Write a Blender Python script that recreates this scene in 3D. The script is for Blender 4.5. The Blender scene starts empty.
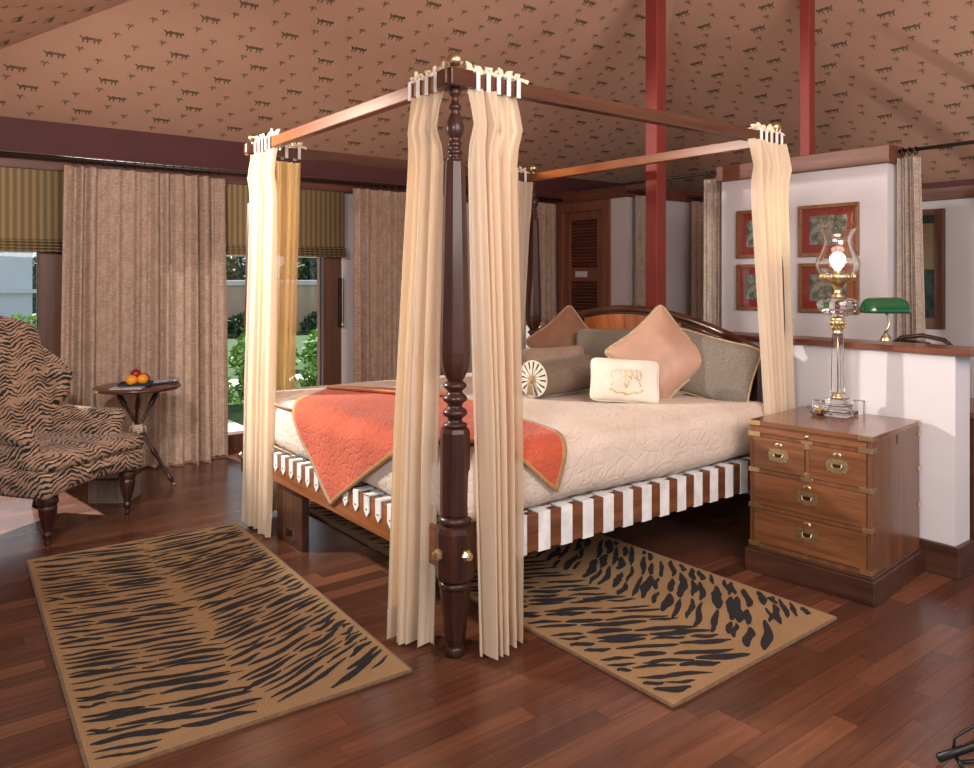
import bpy, bmesh, math, random
from mathutils import Vector, Matrix, noise
random.seed(7)
PI = math.pi
S = bpy.context.scene
COL = S.collection

# ------------------------------------------------------------------ camera
TH = math.atan(1009 / 776)
cam_d = bpy.data.cameras.new('camera')
cam = bpy.data.objects.new('camera', cam_d); COL.objects.link(cam)
cam.location = (-1.6863, -2.3904, 1.42)
cam.rotation_euler = (PI / 2, 0, TH - PI / 2)
cam_d.sensor_width = 36; cam_d.sensor_fit = 'HORIZONTAL'
cam_d.lens = 776 / 974 * 36
cam_d.shift_y = -(384 - 278) / 974
cam_d.clip_start = 0.05; cam_d.clip_end = 200
S.camera = cam

# ------------------------------------------------------------------ world, lights, exposure
W = bpy.data.worlds.new('world'); S.world = W; W.use_nodes = True
wn = W.node_tree.nodes; wl = W.node_tree.links
bg = wn['Background']
bg.inputs[0].default_value = (0.80, 0.90, 1.0, 1); bg.inputs[1].default_value = 0.8

def light(name, typ, loc, target, energy, color, **kw):
    d = bpy.data.lights.new(name, typ); o = bpy.data.objects.new(name, d); COL.objects.link(o)
    o.location = loc; v = Vector(target) - Vector(loc)
    o.rotation_euler = v.to_track_quat('-Z', 'Y').to_euler()
    d.energy = energy; d.color = color
    for k, x in kw.items(): setattr(d, k, x)
    return o
# low warm studio lamp by the left wall, shining across the bed to the headboard
light('key_lamp', 'SPOT', (-1.72, 2.62, 2.34), (2.2, 0.35, .62), 660, (1.0, 0.93, 0.83), spot_size=math.radians(63), spot_blend=0.35, shadow_soft_size=0.09)
# soft box left of the camera
light('soft_box', 'AREA', (-2.6, -2.2, 2.4), (1.0, 2.2, 0.9), 70, (1.0, 0.90, 0.82), shape='RECTANGLE', size=0.6, size_y=0.9)
# second studio lamp above the open floor, shining to the chair, table and window curtains
light('window_side_lamp', 'SPOT', (-1.55, 0.5, 2.25), (-0.1, 3.6, 1.15), 190, (1.0, 0.90, 0.82), spot_size=math.radians(86), spot_blend=0.7, shadow_soft_size=0.08)
# added fill light, aimed up to brighten the tented ceiling
light('bounce_fill', 'AREA', (0.2, -2.9, 2.5), (3.2, 1.2, 3.7), 145, (1.0, 0.88, 0.81), shape='RECTANGLE', size=2.4, size_y=1.6)
# sun on the garden
light('sun', 'SUN', (0, 14, 12), (.10, 13.3, 11.3), 11.0, (1.0, 0.97, 0.90), angle=0.01)

S.view_settings.view_transform = 'Standard'
try: S.view_settings.look = 'None'
except Exception: pass
S.view_settings.exposure = 0.0; S.view_settings.gamma = 1.0
S.view_settings.use_curve_mapping = False

# ------------------------------------------------------------------ materials
def srgb(r, g, b):
    f = lambda c: (c / 255 / 12.92) if c / 255 <= 0.04045 else ((c / 255 + 0.055) / 1.055) ** 2.4
    return (f(r), f(g), f(b), 1)

class NT:
    def __init__(s, name):
        s.m = bpy.data.materials.new(name); s.m.use_nodes = True
        s.t = s.m.node_tree; s.n = s.t.nodes; s.b = s.n['Principled BSDF']; s.out = s.n['Material Output']
    def node(s, typ, **kw):
        n = s.n.new(typ)
        for k, v in kw.items(): setattr(n, k, v)
        return n
    def put(s, sock, v):
        if isinstance(v, bpy.types.NodeSocket): s.t.links.new(v, sock)
        elif v is not None: sock.default_value = v
    def math(s, op, a, b=None, c=None):
        n = s.node('ShaderNodeMath', operation=op)
        for i, v in enumerate((a, b, c)):
            if v is not None: s.put(n.inputs[i], v)
        return n.outputs[0]
    def obj(s):
        return s.node('ShaderNodeTexCoord').outputs['Object']
    def xyz(s, v):
        n = s.node('ShaderNodeSeparateXYZ'); s.put(n.inputs[0], v); return n.outputs
    def comb(s, x, y, z):
        n = s.node('ShaderNodeCombineXYZ')
        for i, v in enumerate((x, y, z)): s.put(n.inputs[i], v)
        return n.outputs[0]
    def scale(s, v, sc):
        n = s.node('ShaderNodeMapping'); s.put(n.inputs[0], v); n.inputs['Scale'].default_value = sc; return n.outputs[0]
    def noise(s, v, scale, detail=3, rough=0.5):
        n = s.node('ShaderNodeTexNoise'); s.put(n.inputs['Vector'], v)
        n.inputs['Scale'].default_value = scale; n.inputs['Detail'].default_value = detail; n.inputs['Roughness'].default_value = rough
        return n.outputs[0]
    def ramp(s, fac, stops, interp='LINEAR'):
        n = s.node('ShaderNodeValToRGB'); s.put(n.inputs[0], fac); cr = n.color_ramp; cr.interpolation = interp
        while len(cr.elements) < len(stops): cr.elements.new(0.5)
        for e, (p, c) in zip(cr.elements, stops): e.position = p; e.color = c
        return n.outputs[0]
    def mix(s, f, a, b, blend='MIX'):
        n = s.node('ShaderNodeMix', data_type='RGBA', blend_type=blend)
        s.put(n.inputs[0], f); s.put(n.inputs[6], a); s.put(n.inputs[7], b); return n.outputs[2]
    def bump(s, h, strength=0.3, dist=0.01):
        n = s.node('ShaderNodeBump'); s.put(n.inputs['Height'], h); n.inputs['Strength'].default_value = strength
        n.inputs['Distance'].default_value = dist; s.t.links.new(n.outputs[0], s.b.inputs['Normal']); return n
    def base(s, c): s.put(s.b.inputs['Base Color'], c); return s
    def rough(s, r): s.put(s.b.inputs['Roughness'], r); return s
    def set(s, **kw):
        for k, v in kw.items(): s.put(s.b.inputs[k.replace('_', ' ')], v)
        return s

def matte(m, s_):
    m.node_tree.nodes['Principled BSDF'].inputs['Specular IOR Level'].default_value = s_

def simple(name, c, rough=0.6, var=0.12, nscale=6, **kw):
    t = NT(name); o = t.obj(); f = t.noise(o, nscale, 3)
    d = tuple(x * (1 - var) for x in c[:3]) + (1,); e = tuple(min(1, x * (1 + var)) for x in c[:3]) + (1,)
    t.base(t.ramp(f, [(0.3, d), (0.7, e)])).rough(rough).set(**kw); return t.m

def wood(name, dark, light_, axis=2, rough=0.35, scale=1.0, coat=0.0):
    t = NT(name); o = t.obj()
    sc = [26 * scale] * 3; sc[axis] = 1.6 * scale
    g = t.noise(t.scale(o, tuple(sc)), 1.0, 5, 0.6)
    sc2 = [120 * scale] * 3; sc2[axis] = 5 * scale
    g2 = t.noise(t.scale(o, tuple(sc2)), 1.0, 2, 0.5)
    f = t.math('ADD', t.math('MULTIPLY', g, 0.75), t.math('MULTIPLY', g2, 0.25))
    t.base(t.ramp(f, [(0.32, dark), (0.68, light_)])).rough(rough)
    t.b.inputs['Coat Weight'].default_value = coat; t.b.inputs['Coat Roughness'].default_value = 0.15
    return t.m

def fabric(name, c1, c2, nscale=14, rough=0.9, weave=420, bump=0.25, sheen=0.2):
    t = NT(name); o = t.obj()
    f = t.noise(o, nscale, 4, 0.6); w = t.noise(o, weave, 1)
    ff = t.math('ADD', t.math('MULTIPLY', f, 0.7), t.math('MULTIPLY', w, 0.3))
    t.base(t.ramp(ff, [(0.35, c1), (0.65, c2)])).rough(rough)
    t.b.inputs['Sheen Weight'].default_value = sheen
    t.bump(w, bump, 0.002); return t.m

M = {}
M['mahogany'] = wood('mahogany', srgb(34, 16, 13), srgb(70, 38, 28), 2, 0.36, coat=0.15)
matte(M['mahogany'], .3)
M['mahogany_y'] = wood('mahogany_y', srgb(44, 20, 14), srgb(98, 52, 34), 1, 0.28, coat=0.3)
M['mahogany_x'] = wood('mahogany_x', srgb(44, 20, 14), srgb(98, 52, 34), 0, 0.28, coat=0.3)
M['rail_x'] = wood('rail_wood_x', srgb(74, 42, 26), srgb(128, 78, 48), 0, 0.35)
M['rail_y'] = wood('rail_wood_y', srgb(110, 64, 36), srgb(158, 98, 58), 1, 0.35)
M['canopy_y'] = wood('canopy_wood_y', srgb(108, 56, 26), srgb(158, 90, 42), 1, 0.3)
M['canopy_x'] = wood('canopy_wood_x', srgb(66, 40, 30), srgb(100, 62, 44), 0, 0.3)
M['chest_y'] = wood('chest_wood_y', srgb(88, 54, 34), srgb(138, 88, 56), 1, 0.24, 1.0, coat=0.5)
M['chest_z'] = wood('chest_wood_z', srgb(88, 56, 36), srgb(130, 84, 54), 2, 0.3, 1.0, coat=0.3)
M['plinth'] = wood('plinth_wood', srgb(52, 30, 22), srgb(86, 54, 40), 1, 0.35)
M['cap_y'] = wood('cap_wood_y', srgb(84, 46, 32), srgb(124, 74, 52), 1, 0.3, coat=0.3)
M['frame_wood'] = wood('window_frame_wood', srgb(76, 48, 36), srgb(106, 68, 50), 2, 0.45)
M['header'] = wood('header_wood', srgb(78, 44, 34), srgb(112, 66, 50), 0, 0.5)
M['header_y'] = wood('header_wood_y', srgb(86, 50, 38), srgb(122, 74, 56), 1, 0.45)
M['door_wood'] = wood('door_wood', srgb(112, 66, 50), srgb(146, 92, 70), 2, 0.45)
M['louver'] = wood('louver_wood', srgb(98, 60, 46), srgb(130, 82, 62), 1, 0.5)
M['red_paint'] = simple('oxblood_paint', srgb(128, 48, 40), 0.55, 0.06)
M['maroon'] = simple('maroon_paint', srgb(82, 38, 38), 0.7, 0.06)
M['plaster'] = simple('white_plaster', srgb(208, 204, 208), 0.85, 0.03, 3)
M['black'] = simple('black_metal', srgb(16, 16, 18), 0.4, 0.1)
M['brass'] = simple('brass', srgb(222, 200, 156), 0.28, 0.1, 20, Metallic=1.0)
M['old_brass'] = simple('aged_brass', srgb(204, 184, 146), 0.34, 0.2, 60, Metallic=1.0)
M['white_strap'] = fabric('white_webbing', srgb(196, 196, 198), srgb(232, 232, 232))
M['piping'] = fabric('tan_piping', srgb(150, 118, 88), srgb(190, 158, 122), 60)
M['gold_cord'] = fabric('gold_cord', srgb(140, 112, 80), srgb(198, 172, 132), 90)
M['rope'] = fabric('pale_rope', srgb(190, 175, 150), srgb(230, 220, 200), 60)
M['ring_wood'] = simple('dark_ring_wood', srgb(36, 20, 16), 0.4, 0.1)

def mk_ceiling():
    t = NT('tent_fabric'); o = t.obj()
    a = t.noise(o, 1.2, 3); b = t.noise(t.scale(o, (180, 180, 180)), 1, 1)
    f = t.math('ADD', t.math('MULTIPLY', a, 0.6), t.math('MULTIPLY', b, 0.4))
    t.base(t.ramp(f, [(0.3, srgb(190, 146, 122)), (0.7, srgb(206, 164, 140))])).rough(0.95)
    t.bump(b, 0.15, 0.002); return t.m
M['tent'] = mk_ceiling()
M['motif'] = simple('motif_print', srgb(112, 96, 72), 0.95, 0.25, 30)

def mk_floor():
    t = NT('jatoba_planks'); o = t.obj(); x, y, z = t.xyz(o)
    row = t.math('FLOOR', t.math('DIVIDE', y, 0.083))
    wn_ = t.node('ShaderNodeTexWhiteNoise', noise_dimensions='1D'); t.put(wn_.inputs['W'], row)
    px = t.math('DIVIDE', t.math('ADD', x, t.math('MULTIPLY', wn_.outputs[0], 7.0)), 0.72)
    pid = t.math('FLOOR', px)
    w2 = t.node('ShaderNodeTexWhiteNoise', noise_dimensions='2D'); t.put(w2.inputs['Vector'], t.comb(row, pid, 0.0))
    c = t.ramp(w2.outputs[0], [(0.0, srgb(82, 50, 37)), (0.3, srgb(94, 57, 42)), (0.62, srgb(106, 65, 48)), (0.86, srgb(126, 80, 58)), (1.0, srgb(88, 52, 38))])
    off = t.comb(t.math('MULTIPLY', w2.outputs[0], 40.0), 0.0, 0.0)
    va = t.node('ShaderNodeVectorMath', operation='ADD'); t.put(va.inputs[0], t.scale(o, (2.2, 42, 1))); t.put(va.inputs[1], off)
    g = t.noise(va.outputs[0], 1.0, 4, 0.6)
    g = t.ramp(g, [(0.25, (0.62, 0.62, 0.62, 1)), (0.75, (1.2, 1.2, 1.2, 1))])
    c = t.mix(1.0, c, g, 'MULTIPLY')
    fy = t.math('ABSOLUTE', t.math('SUBTRACT', t.math('FRACT', t.math('DIVIDE', y, 0.083)), 0.5))
    fx = t.math('ABSOLUTE', t.math('SUBTRACT', t.math('FRACT', px), 0.5))
    seam = t.math('MAXIMUM', t.math('GREATER_THAN', fy, 0.488), t.math('GREATER_THAN', fx, 0.4983))
    c = t.mix(t.math('MULTIPLY', seam, 0.55), c, srgb(40, 18, 12))
    t.base(c); t.rough(t.math('ADD', 0.16, t.math('MULTIPLY', t.noise(o, 5, 3), 0.14)))
    t.bump(t.math('SUBTRACT', t.math('MULTIPLY', t.noise(t.scale(o, (1.5, 8, 1)), 1, 2), 0.4), seam), 0.12, 0.002)
    t.set(Specular_IOR_Level=0.55)
    return t.m
M['floor'] = mk_floor()

def mk_drape(name, base1, base2, motif):
    t = NT(name); o = t.obj()
    x, y, z = t.xyz(o)
    uvn = t.node('ShaderNodeUVMap').outputs[0]
    n1 = t.noise(t.scale(uvn, (14, 9, 1)), 1.0, 4, 0.7)
    lines = t.noise(t.scale(uvn, (22, 70, 1)), 1.0, 2, 0.6)
    w = t.noise(t.scale(uvn, (400, 300, 1)), 1, 1)
    c = t.ramp(n1, [(0.35, base1), (0.65, base2)])
    c = t.mix(t.math('MULTIPLY', t.math('GREATER_THAN', lines, 0.56), 0.4), c, motif)
    t.base(c).rough(0.95); t.b.inputs['Sheen Weight'].default_value = 0.15
    t.bump(w, 0.2, 0.002)
    tr = t.node('ShaderNodeBsdfTranslucent'); t.put(tr.inputs[0], c)
    mx = t.node('ShaderNodeMixShader'); mx.inputs[0].default_value = 0.10
    t.t.links.new(t.b.outputs[0], mx.inputs[1]); t.t.links.new(tr.outputs[0], mx.inputs[2]); t.t.links.new(mx.outputs[0], t.out.inputs[0])
    return t.m
M['drape'] = mk_drape('printed_linen', srgb(168, 140, 120), srgb(192, 166, 148), srgb(214, 196, 184))
M['drape_grey'] = mk_drape('printed_linen_pale', srgb(160, 142, 130), srgb(188, 172, 160), srgb(208, 198, 190))

def mk_sheer(name, col, transp, trans):
    t = NT(name); o = t.obj(); uvn = t.node('ShaderNodeUVMap').outputs[0]
    n = t.noise(t.scale(uvn, (90, 2, 1)), 1, 3, 0.6)
    c = t.ramp(n, [(0.3, tuple(v * 0.88 for v in col[:3]) + (1,)), (0.7, col)])
    t.base(c).rough(0.9)
    tr = t.node('ShaderNodeBsdfTranslucent'); t.put(tr.inputs[0], t.mix(.6, c, srgb(234, 188, 112)))
    mx = t.node('ShaderNodeMixShader'); mx.inputs[0].default_value = trans
    t.t.links.new(t.b.outputs[0], mx.inputs[1]); t.t.links.new(tr.outputs[0], mx.inputs[2])
    tp = t.node('ShaderNodeBsdfTransparent'); m2 = t.node('ShaderNodeMixShader'); m2.inputs[0].default_value = transp
    t.t.links.new(mx.outputs[0], m2.inputs[1]); t.t.links.new(tp.outputs[0], m2.inputs[2]); t.t.links.new(m2.outputs[0], t.out.inputs[0])
    return t.m
M['sheer'] = mk_sheer('cream_sheer', srgb(238, 222, 200), 0.13, 0.42)
M['sheer_thin'] = mk_sheer('golden_sheer', srgb(238, 206, 150), 0.30, 0.4)
M['tie'] = fabric('cream_tie', srgb(214, 196, 162), srgb(240, 228, 204), 40)

def mk_blind():
    t = NT('striped_blind'); x, y, z = t.xyz(t.obj())
    s = t.math('SINE', t.math('MULTIPLY', x, 2 * PI / 0.046))
    c = t.ramp(t.math('ADD', t.math('MULTIPLY', s, 0.5), 0.5), [(0.35, srgb(150, 128, 88)), (0.55, srgb(98, 86, 68))])
    c2 = t.mix(t.math('MULTIPLY', t.noise(t.scale(t.obj(), (40, 40, 400)), 1, 1), 0.5), c, srgb(168, 144, 102))
    t.base(c2).rough(0.9); return t.m
M['blind'] = mk_blind()

def mk_tiger_cloth():
    t = NT('tiger_upholstery'); o = t.obj(); x, y, z = t.xyz(o)
    n = t.noise(o, 5.0, 3, 0.6); nf = t.noise(o, 24.0, 3, 0.6); nb = t.noise(t.scale(o, (6, 6, 16)), 1.4, 2, 0.5)
    ax = t.math('ABSOLUTE', x)
    # chevrons that repeat sideways
    ch = t.math('PINGPONG', t.math('ADD', ax, 0.06), 0.13)
    ph = t.math('ADD', t.math('MULTIPLY', t.math('ADD', z, t.math('MULTIPLY', y, -0.75)), 225.0), t.math('MULTIPLY', ch, 115.0))
    ph = t.math('ADD', ph, t.math('MULTIPLY', n, 26.0)); ph = t.math('ADD', ph, t.math('MULTIPLY', nf, 8.0))
    s = t.math('SINE', ph)
    thr = t.math('ADD', t.math('MULTIPLY', t.math('SUBTRACT', nb, 0.5), 4.2), 0.22)
    m = t.math('GREATER_THAN', s, thr)
    c = t.ramp(nf, [(0.3, srgb(146, 116, 96)), (0.7, srgb(176, 144, 120))])
    t.base(t.mix(m, c, srgb(20, 18, 20))).rough(0.9); t.b.inputs['Sheen Weight'].default_value = 0.1
    t.bump(t.noise(o, 300, 1), 0.2, 0.002); return t.m
M['tiger'] = mk_tiger_cloth()

def mk_rug():
    t = NT('rug_wool'); o = t.obj()
    n = t.noise(o, 3, 3); w = t.noise(o, 260, 2)
    f = t.math('ADD', t.math('MULTIPLY', n, 0.35), t.math('MULTIPLY', w, 0.65))
    t.base(t.ramp(f, [(0.3, srgb(144, 114, 78)), (0.7, srgb(184, 150, 108))])).rough(1.0)
    t.bump(w, 0.9, 0.006); return t.m
M['rug'] = mk_rug()
M['rug_black'] = fabric('rug_black_wool', srgb(20, 20, 24), srgb(44, 42, 44), 60, weave=260, bump=0.8, sheen=0.0)
M['rug_edge'] = fabric('rug_binding', srgb(96, 70, 44), srgb(126, 94, 60), 60)

def mk_quilt(name, c1, c2, strength, sc=(1, 1, 1)):
    t = NT(name); o = t.obj()
    v = t.node('ShaderNodeTexVoronoi', feature='DISTANCE_TO_EDGE'); n0 = t.noise(o, 7, 3)
    va = t.node('ShaderNodeVectorMath', operation='ADD'); t.put(va.inputs[0], t.scale(o, sc)); t.put(va.inputs[1], t.comb(t.math('MULTIPLY', n0, 0.25), t.math('MULTIPLY', n0, 0.2), 0.0))
    t.put(v.inputs['Vector'], va.outputs[0]); v.inputs['Scale'].default_value = 16
    n = t.noise(t.scale(o, (60, 22, 40)), 1, 3, 0.6)
    h = t.math('ADD', t.math('MULTIPLY', t.math('MINIMUM', v.outputs[0], 0.15), 4.0), t.math('MULTIPLY', n, 0.9))
    t.base(t.ramp(t.noise(o, 3, 3), [(0.3, c1), (0.7, c2)])).rough(0.88); t.b.inputs['Sheen Weight'].default_value = 0.1
    t.bump(h, strength, 0.008); return t.m
M['spread'] = mk_quilt('matelasse_spread', srgb(196, 178, 164), srgb(214, 198, 186), 0.45)
M['throw'] = mk_quilt('terracotta_quilt', srgb(172, 70, 44), srgb(194, 88, 58), 0.6, (1.4, 1.4, 1.4))
M['throw_border'] = fabric('throw_border', srgb(158, 112, 60), srgb(190, 142, 86), 60)
M['ticking'] = fabric('white_sheet', srgb(216, 206, 196), srgb(234, 228, 220))

def headboard_mat():
    t = NT('sunburst_veneer'); x, y, z = t.xyz(t.obj())
    a = t.math('ARCTAN2', t.math('SUBTRACT', z, 0.45), t.math('SUBTRACT', y, 1.02))
    g = t.noise(t.comb(t.math('MULTIPLY', a, 42.0), 0.0, t.math('MULTIPLY', z, 1.5)), 1, 4, 0.6)
    c = t.ramp(g, [(0.3, srgb(122, 62, 30)), (0.7, srgb(196, 116, 62))])
    t.base(c).rough(0.25); t.b.inputs['Coat Weight'].default_value = 0.5; return t.m
M['sunburst'] = headboard_mat()
M['crotch'] = wood('dark_flame_veneer', srgb(30, 14, 12), srgb(62, 30, 22), 2, 0.22, 0.5, coat=0.5)

def glass(name, col=(1, 1, 1, 1), rough=0.0):
    t = NT(name); t.base(col).rough(rough); t.b.inputs['Transmission Weight'].default_value = 1.0; t.b.inputs['IOR'].default_value = 1.5
    n = t.noise(t.obj(), 60, 1); return t.m
M['crystal'] = glass('crystal')
def thin_glass(name, amount=0.08):
    t = NT(name); tp = t.node('ShaderNodeBsdfTransparent'); gl = t.node('ShaderNodeBsdfGlossy'); gl.inputs['Roughness'].default_value = 0.02
    fr = t.node('ShaderNodeLayerWeight'); fr.inputs[0].default_value = 0.25
    mx = t.node('ShaderNodeMixShader'); t.put(mx.inputs[0], t.math('ADD', t.math('MULTIPLY', fr.outputs['Facing'], 0.35), amount * 0.5))
    t.t.links.new(tp.outputs[0], mx.inputs[1]); t.t.links.new(gl.outputs[0], mx.inputs[2]); t.t.links.new(mx.outputs[0], t.out.inputs[0]); return t.m
M['pane'] = thin_glass('window_glass', 0.04)
M['shade_glass'] = thin_glass('shade_glass', 0.08)
def emit(name, c, s):
    t = NT(name); t.base(c); t.b.inputs['Emission Color'].default_value = c; t.b.inputs['Emission Strength'].default_value = s; return t.m
M['bulb'] = emit('lit_bulb', srgb(255, 238, 214), 6.0)
M['green_glass'] = simple('green_glass', srgb(8, 84, 48), 0.08, 0.1, 6, Coat_Weight=1.0)

# ------------------------------------------------------------------ mesh helpers
def mk(name, verts, faces, mat=None, parent=None, smooth=False, uvs=None, mats=None, fmat=None):
    me = bpy.data.meshes.new(name); me.from_pydata([tuple(v) for v in verts], [], faces); me.update()
    if mats:
        for m in mats: me.materials.append(m)
        if fmat:
            for p, i in zip(me.polygons, fmat): p.material_index = i
    elif mat: me.materials.append(mat)
    if smooth:
        for p in me.polygons: p.use_smooth = True
    if uvs:
        ul = me.uv_layers.new(name='UVMap')
        for l in me.loops: ul.data[l.index].uv = uvs[l.vertex_index]
    o = bpy.data.objects.new(name, me); COL.objects.link(o)
    if parent: o.parent = parent
    return o

JIT = [0]
class MB:
    def __init__(s): s.v = []; s.f = []; s.sm = []; s.mi = []; s.cur = 0
    def add(s, v, f, smooth=False):
        b = len(s.v); s.v += [tuple(p) for p in v]; s.f += [tuple(i + b for i in q) for q in f]; s.sm += [smooth] * len(f); s.mi += [s.cur] * len(f); return s
    def box(s, x0, x1, y0, y1, z0, z1, bev=0.0, mat=None):
        if x0 > x1: x0, x1 = x1, x0
        if y0 > y1: y0, y1 = y1, y0
        if z0 > z1: z0, z1 = z1, z0
        JIT[0] = (JIT[0] + 1) % 5; g = JIT[0] * .00012; x0 -= g; x1 += g; y0 -= g; y1 += g; z0 -= g * (z0 > .001); z1 += g
        b = min(bev, (x1 - x0) * .45, (y1 - y0) * .45, (z1 - z0) * .45)
        if b <= 0:
            v = [(x, y, z) for x in (x0, x1) for y in (y0, y1) for z in (z0, z1)]
            f = [(0, 1, 3, 2), (4, 6, 7, 5), (0, 4, 5, 1), (2, 3, 7, 6), (0, 2, 6, 4), (1, 5, 7, 3)]
        else:
            bm = bmesh.new(); bmesh.ops.create_cube(bm, size=1)
            for w in bm.verts: w.co = Vector(((x0 + x1) / 2 + w.co.x * (x1 - x0), (y0 + y1) / 2 + w.co.y * (y1 - y0), (z0 + z1) / 2 + w.co.z * (z1 - z0)))
            bmesh.ops.bevel(bm, geom=bm.edges[:], offset=b, segments=2, profile=0.5, affect='EDGES')
            bm.verts.index_update(); v = [w.co.copy() for w in bm.verts]; f = [tuple(q.index for q in p.verts) for p in bm.faces]; bm.free()
        if mat is not None: v = [mat @ Vector(p) for p in v]
        return s.add(v, f)
    def lathe(s, prof, n=24, c=(0, 0, 0), smooth=True, mat=None, rot=0.0, cap=True):
        v = []; f = []
        for z, r in prof:
            for i in range(n):
                a = 2 * PI * i / n + rot; v.append(Vector((c[0] + r * math.cos(a), c[1] + r * math.sin(a), c[2] + z)))
        for j in range(len(prof) - 1):
            for i in range(n):
                a = j * n + i; b = j * n + (i + 1) % n; f.append((a, b, b + n, a + n))
        if cap: f.append(tuple(range(n))[::-1]); f.append(tuple((len(prof) - 1) * n + i for i in range(n)))
        if mat is not None: v = [mat @ p for p in v]
        return s.add(v, f, smooth)
    def tube(s, pts, r, n=8, closed=False, smooth=True, cap=True):
        pts = [Vector(p) for p in pts]; N = len(pts); v = []; f = []
        rs = r if isinstance(r, (list, tuple)) else [r] * N
        up = Vector((0, 0, 1)); prev = None
        for i, p in enumerate(pts):
            if closed: t = pts[(i + 1) % N] - pts[i - 1]
            else: t = pts[min(i + 1, N - 1)] - pts[max(i - 1, 0)]
            t.normalize()
            if prev is None:
                a = t.cross(up)
                if a.length < 1e-3: a = t.cross(Vector((1, 0, 0)))
            else: a = prev - t * prev.dot(t)
            a.normalize(); prev = a; b = t.cross(a)
            for k in range(n):
                w = 2 * PI * k / n; v.append(p + (a * math.cos(w) + b * math.sin(w)) * rs[i])
        for i in range(N if closed else N - 1):
            j = (i + 1) % N
            for k in range(n):
                f.append((i * n + k, i * n + (k + 1) % n, j * n + (k + 1) % n, j * n + k))
        if not closed and cap:
            f.append(tuple(range(n))[::-1]); f.append(tuple((N - 1) * n + k for k in range(n)))
        return s.add(v, f, smooth)
    def build(s, name, mat, parent=None, mats=None, wn=False):
        me = bpy.data.meshes.new(name); me.from_pydata(s.v, [], s.f); me.update()
        for m in (mats or [mat]): me.materials.append(m)
        me.polygons.foreach_set('use_smooth', s.sm); me.polygons.foreach_set('material_index', s.mi)
        bm = bmesh.new(); bm.from_mesh(me); bmesh.ops.recalc_face_normals(bm, faces=bm.faces); bm.to_mesh(me); bm.free()
        o = bpy.data.objects.new(name, me); COL.objects.link(o)
        if parent: o.parent = parent
        return o

def box(name, x0, x1, y0, y1, z0, z1, mat, parent=None, bev=0.0): return MB().box(x0, x1, y0, y1, z0, z1, bev).build(name, mat, parent)
def tag(o, label, cat, group=None, kind=None):
    if label: o['label'] = label
    if cat: o['category'] = cat
    if group: o['group'] = group
    if kind: o['kind'] = kind
    return o
def struct(o): o['kind'] = 'structure'; return o
def empty(name, loc=(0, 0, 0), rz=0.0):
    o = bpy.data.objects.new(name, None); COL.objects.link(o); o.location = loc; o.rotation_euler = (0, 0, rz); o.empty_display_size = 0.1; return o
def copy_tree(o, parent=None):
    c = o.copy(); COL.objects.link(c)
    if parent: c.parent = parent
    for ch in [k for k in bpy.data.objects if k.parent == o]: copy_tree(ch, c)
    return c
def wall_with_holes(mb, axis, pos0, pos1, a0, a1, z0, z1, holes):
    """wall slab in plane axis ('x' or 'y'), running a0..a1; holes = (a,b,z0,z1)"""
    cuts = sorted({a0, a1} | {h[0] for h in holes} | {h[1] for h in holes})
    for i in range(len(cuts) - 1):
        c0, c1 = cuts[i], cuts[i + 1]; spans = [(z0, z1)]
        for h in holes:
            if h[0] <= c0 and h[1] >= c1:
                ns = []
                for s0, s1 in spans:
                    if h[2] > s0: ns.append((s0, min(s1, h[2])))
                    if h[3] < s1: ns.append((max(s0, h[3]), s1))
                spans = ns
        for s0, s1 in spans:
            if s1 - s0 > 1e-4:
                if axis == 'y': mb.box(c0, c1, pos0, pos1, s0, s1)
                else: mb.box(pos0, pos1, c0, c1, s0, s1)
    return mb

# ================================================================== STRUCTURE
fl = struct(mk('floor', [(-4.5, -5, 0), (9, -5, 0), (9, 3.97, 0), (-4.5, 3.97, 0)], [(0, 1, 2, 3)], M['floor']))

# tent ceiling: lower envelope of four slopes, with the printed motifs in the same mesh
SL = 0.43
planes = {'back': (0.0, -SL, 2.53 + SL * 3.95), 'far': (-0.45, 0.0, 2.3 + 0.45 * 6.0), 'left': (SL, 0.0, 2.53 + SL * 1.85), 'near': (0.0, SL, 2.53 + SL * 6.0)}
def clip(poly, a, b, c):   # keep a*x+b*y+c >= 0
    out = []
    for i in range(len(poly)):
        p, q = poly[i], poly[(i + 1) % len(poly)]
        dp, dq = a * p[0] + b * p[1] + c, a * q[0] + b * q[1] + c
        if dp >= 0: out.append(p)
        if dp * dq < 0:
            t = dp / (dp - dq); out.append((p[0] + (q[0] - p[0]) * t, p[1] + (q[1] - p[1]) * t))
    return out
cat_poly = [(-.5, .02), (-.46, .14), (-.36, .2), (-.3, .14), (-.1, .17), (.12, .15), (.28, .2), (.42, .1), (.56, .2), (.66, .16), (.58, .12), (.46, -.0), (.42, -.22), (.36, -.22), (.34, -.02), (.24, -.02), (.2, -.22), (.13, -.22), (.14, 0), (-.1, .0), (-.14, -.22), (-.2, -.22), (-.2, -.0), (-.3, -.04), (-.36, -.2), (-.42, -.2), (-.38, .02)]
palm = [[(-.035, -.36), (.045, -.36), (.035, .05), (-.035, .05)], [(0, .05), (.12, .16), (.28, .06), (.3, -.06), (.2, .05), (.1, .07)], [(0, .05), (-.12, .16), (-.28, .06), (-.3, -.06), (-.2, .05), (-.1, .07)],
        [(0, .05), (.06, .2), (.2, .24), (.1, .1)], [(0, .05), (-.06, .2), (-.2, .24), (-.1, .1)], [(0, .05), (.12, .0), (.16, -.12), (.06, -.04)], [(0, .05), (-.12, .0), (-.16, -.12), (-.06, -.04)]]
cv = []; cf = []; cm = []
rnd = random.Random(3)
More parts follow.
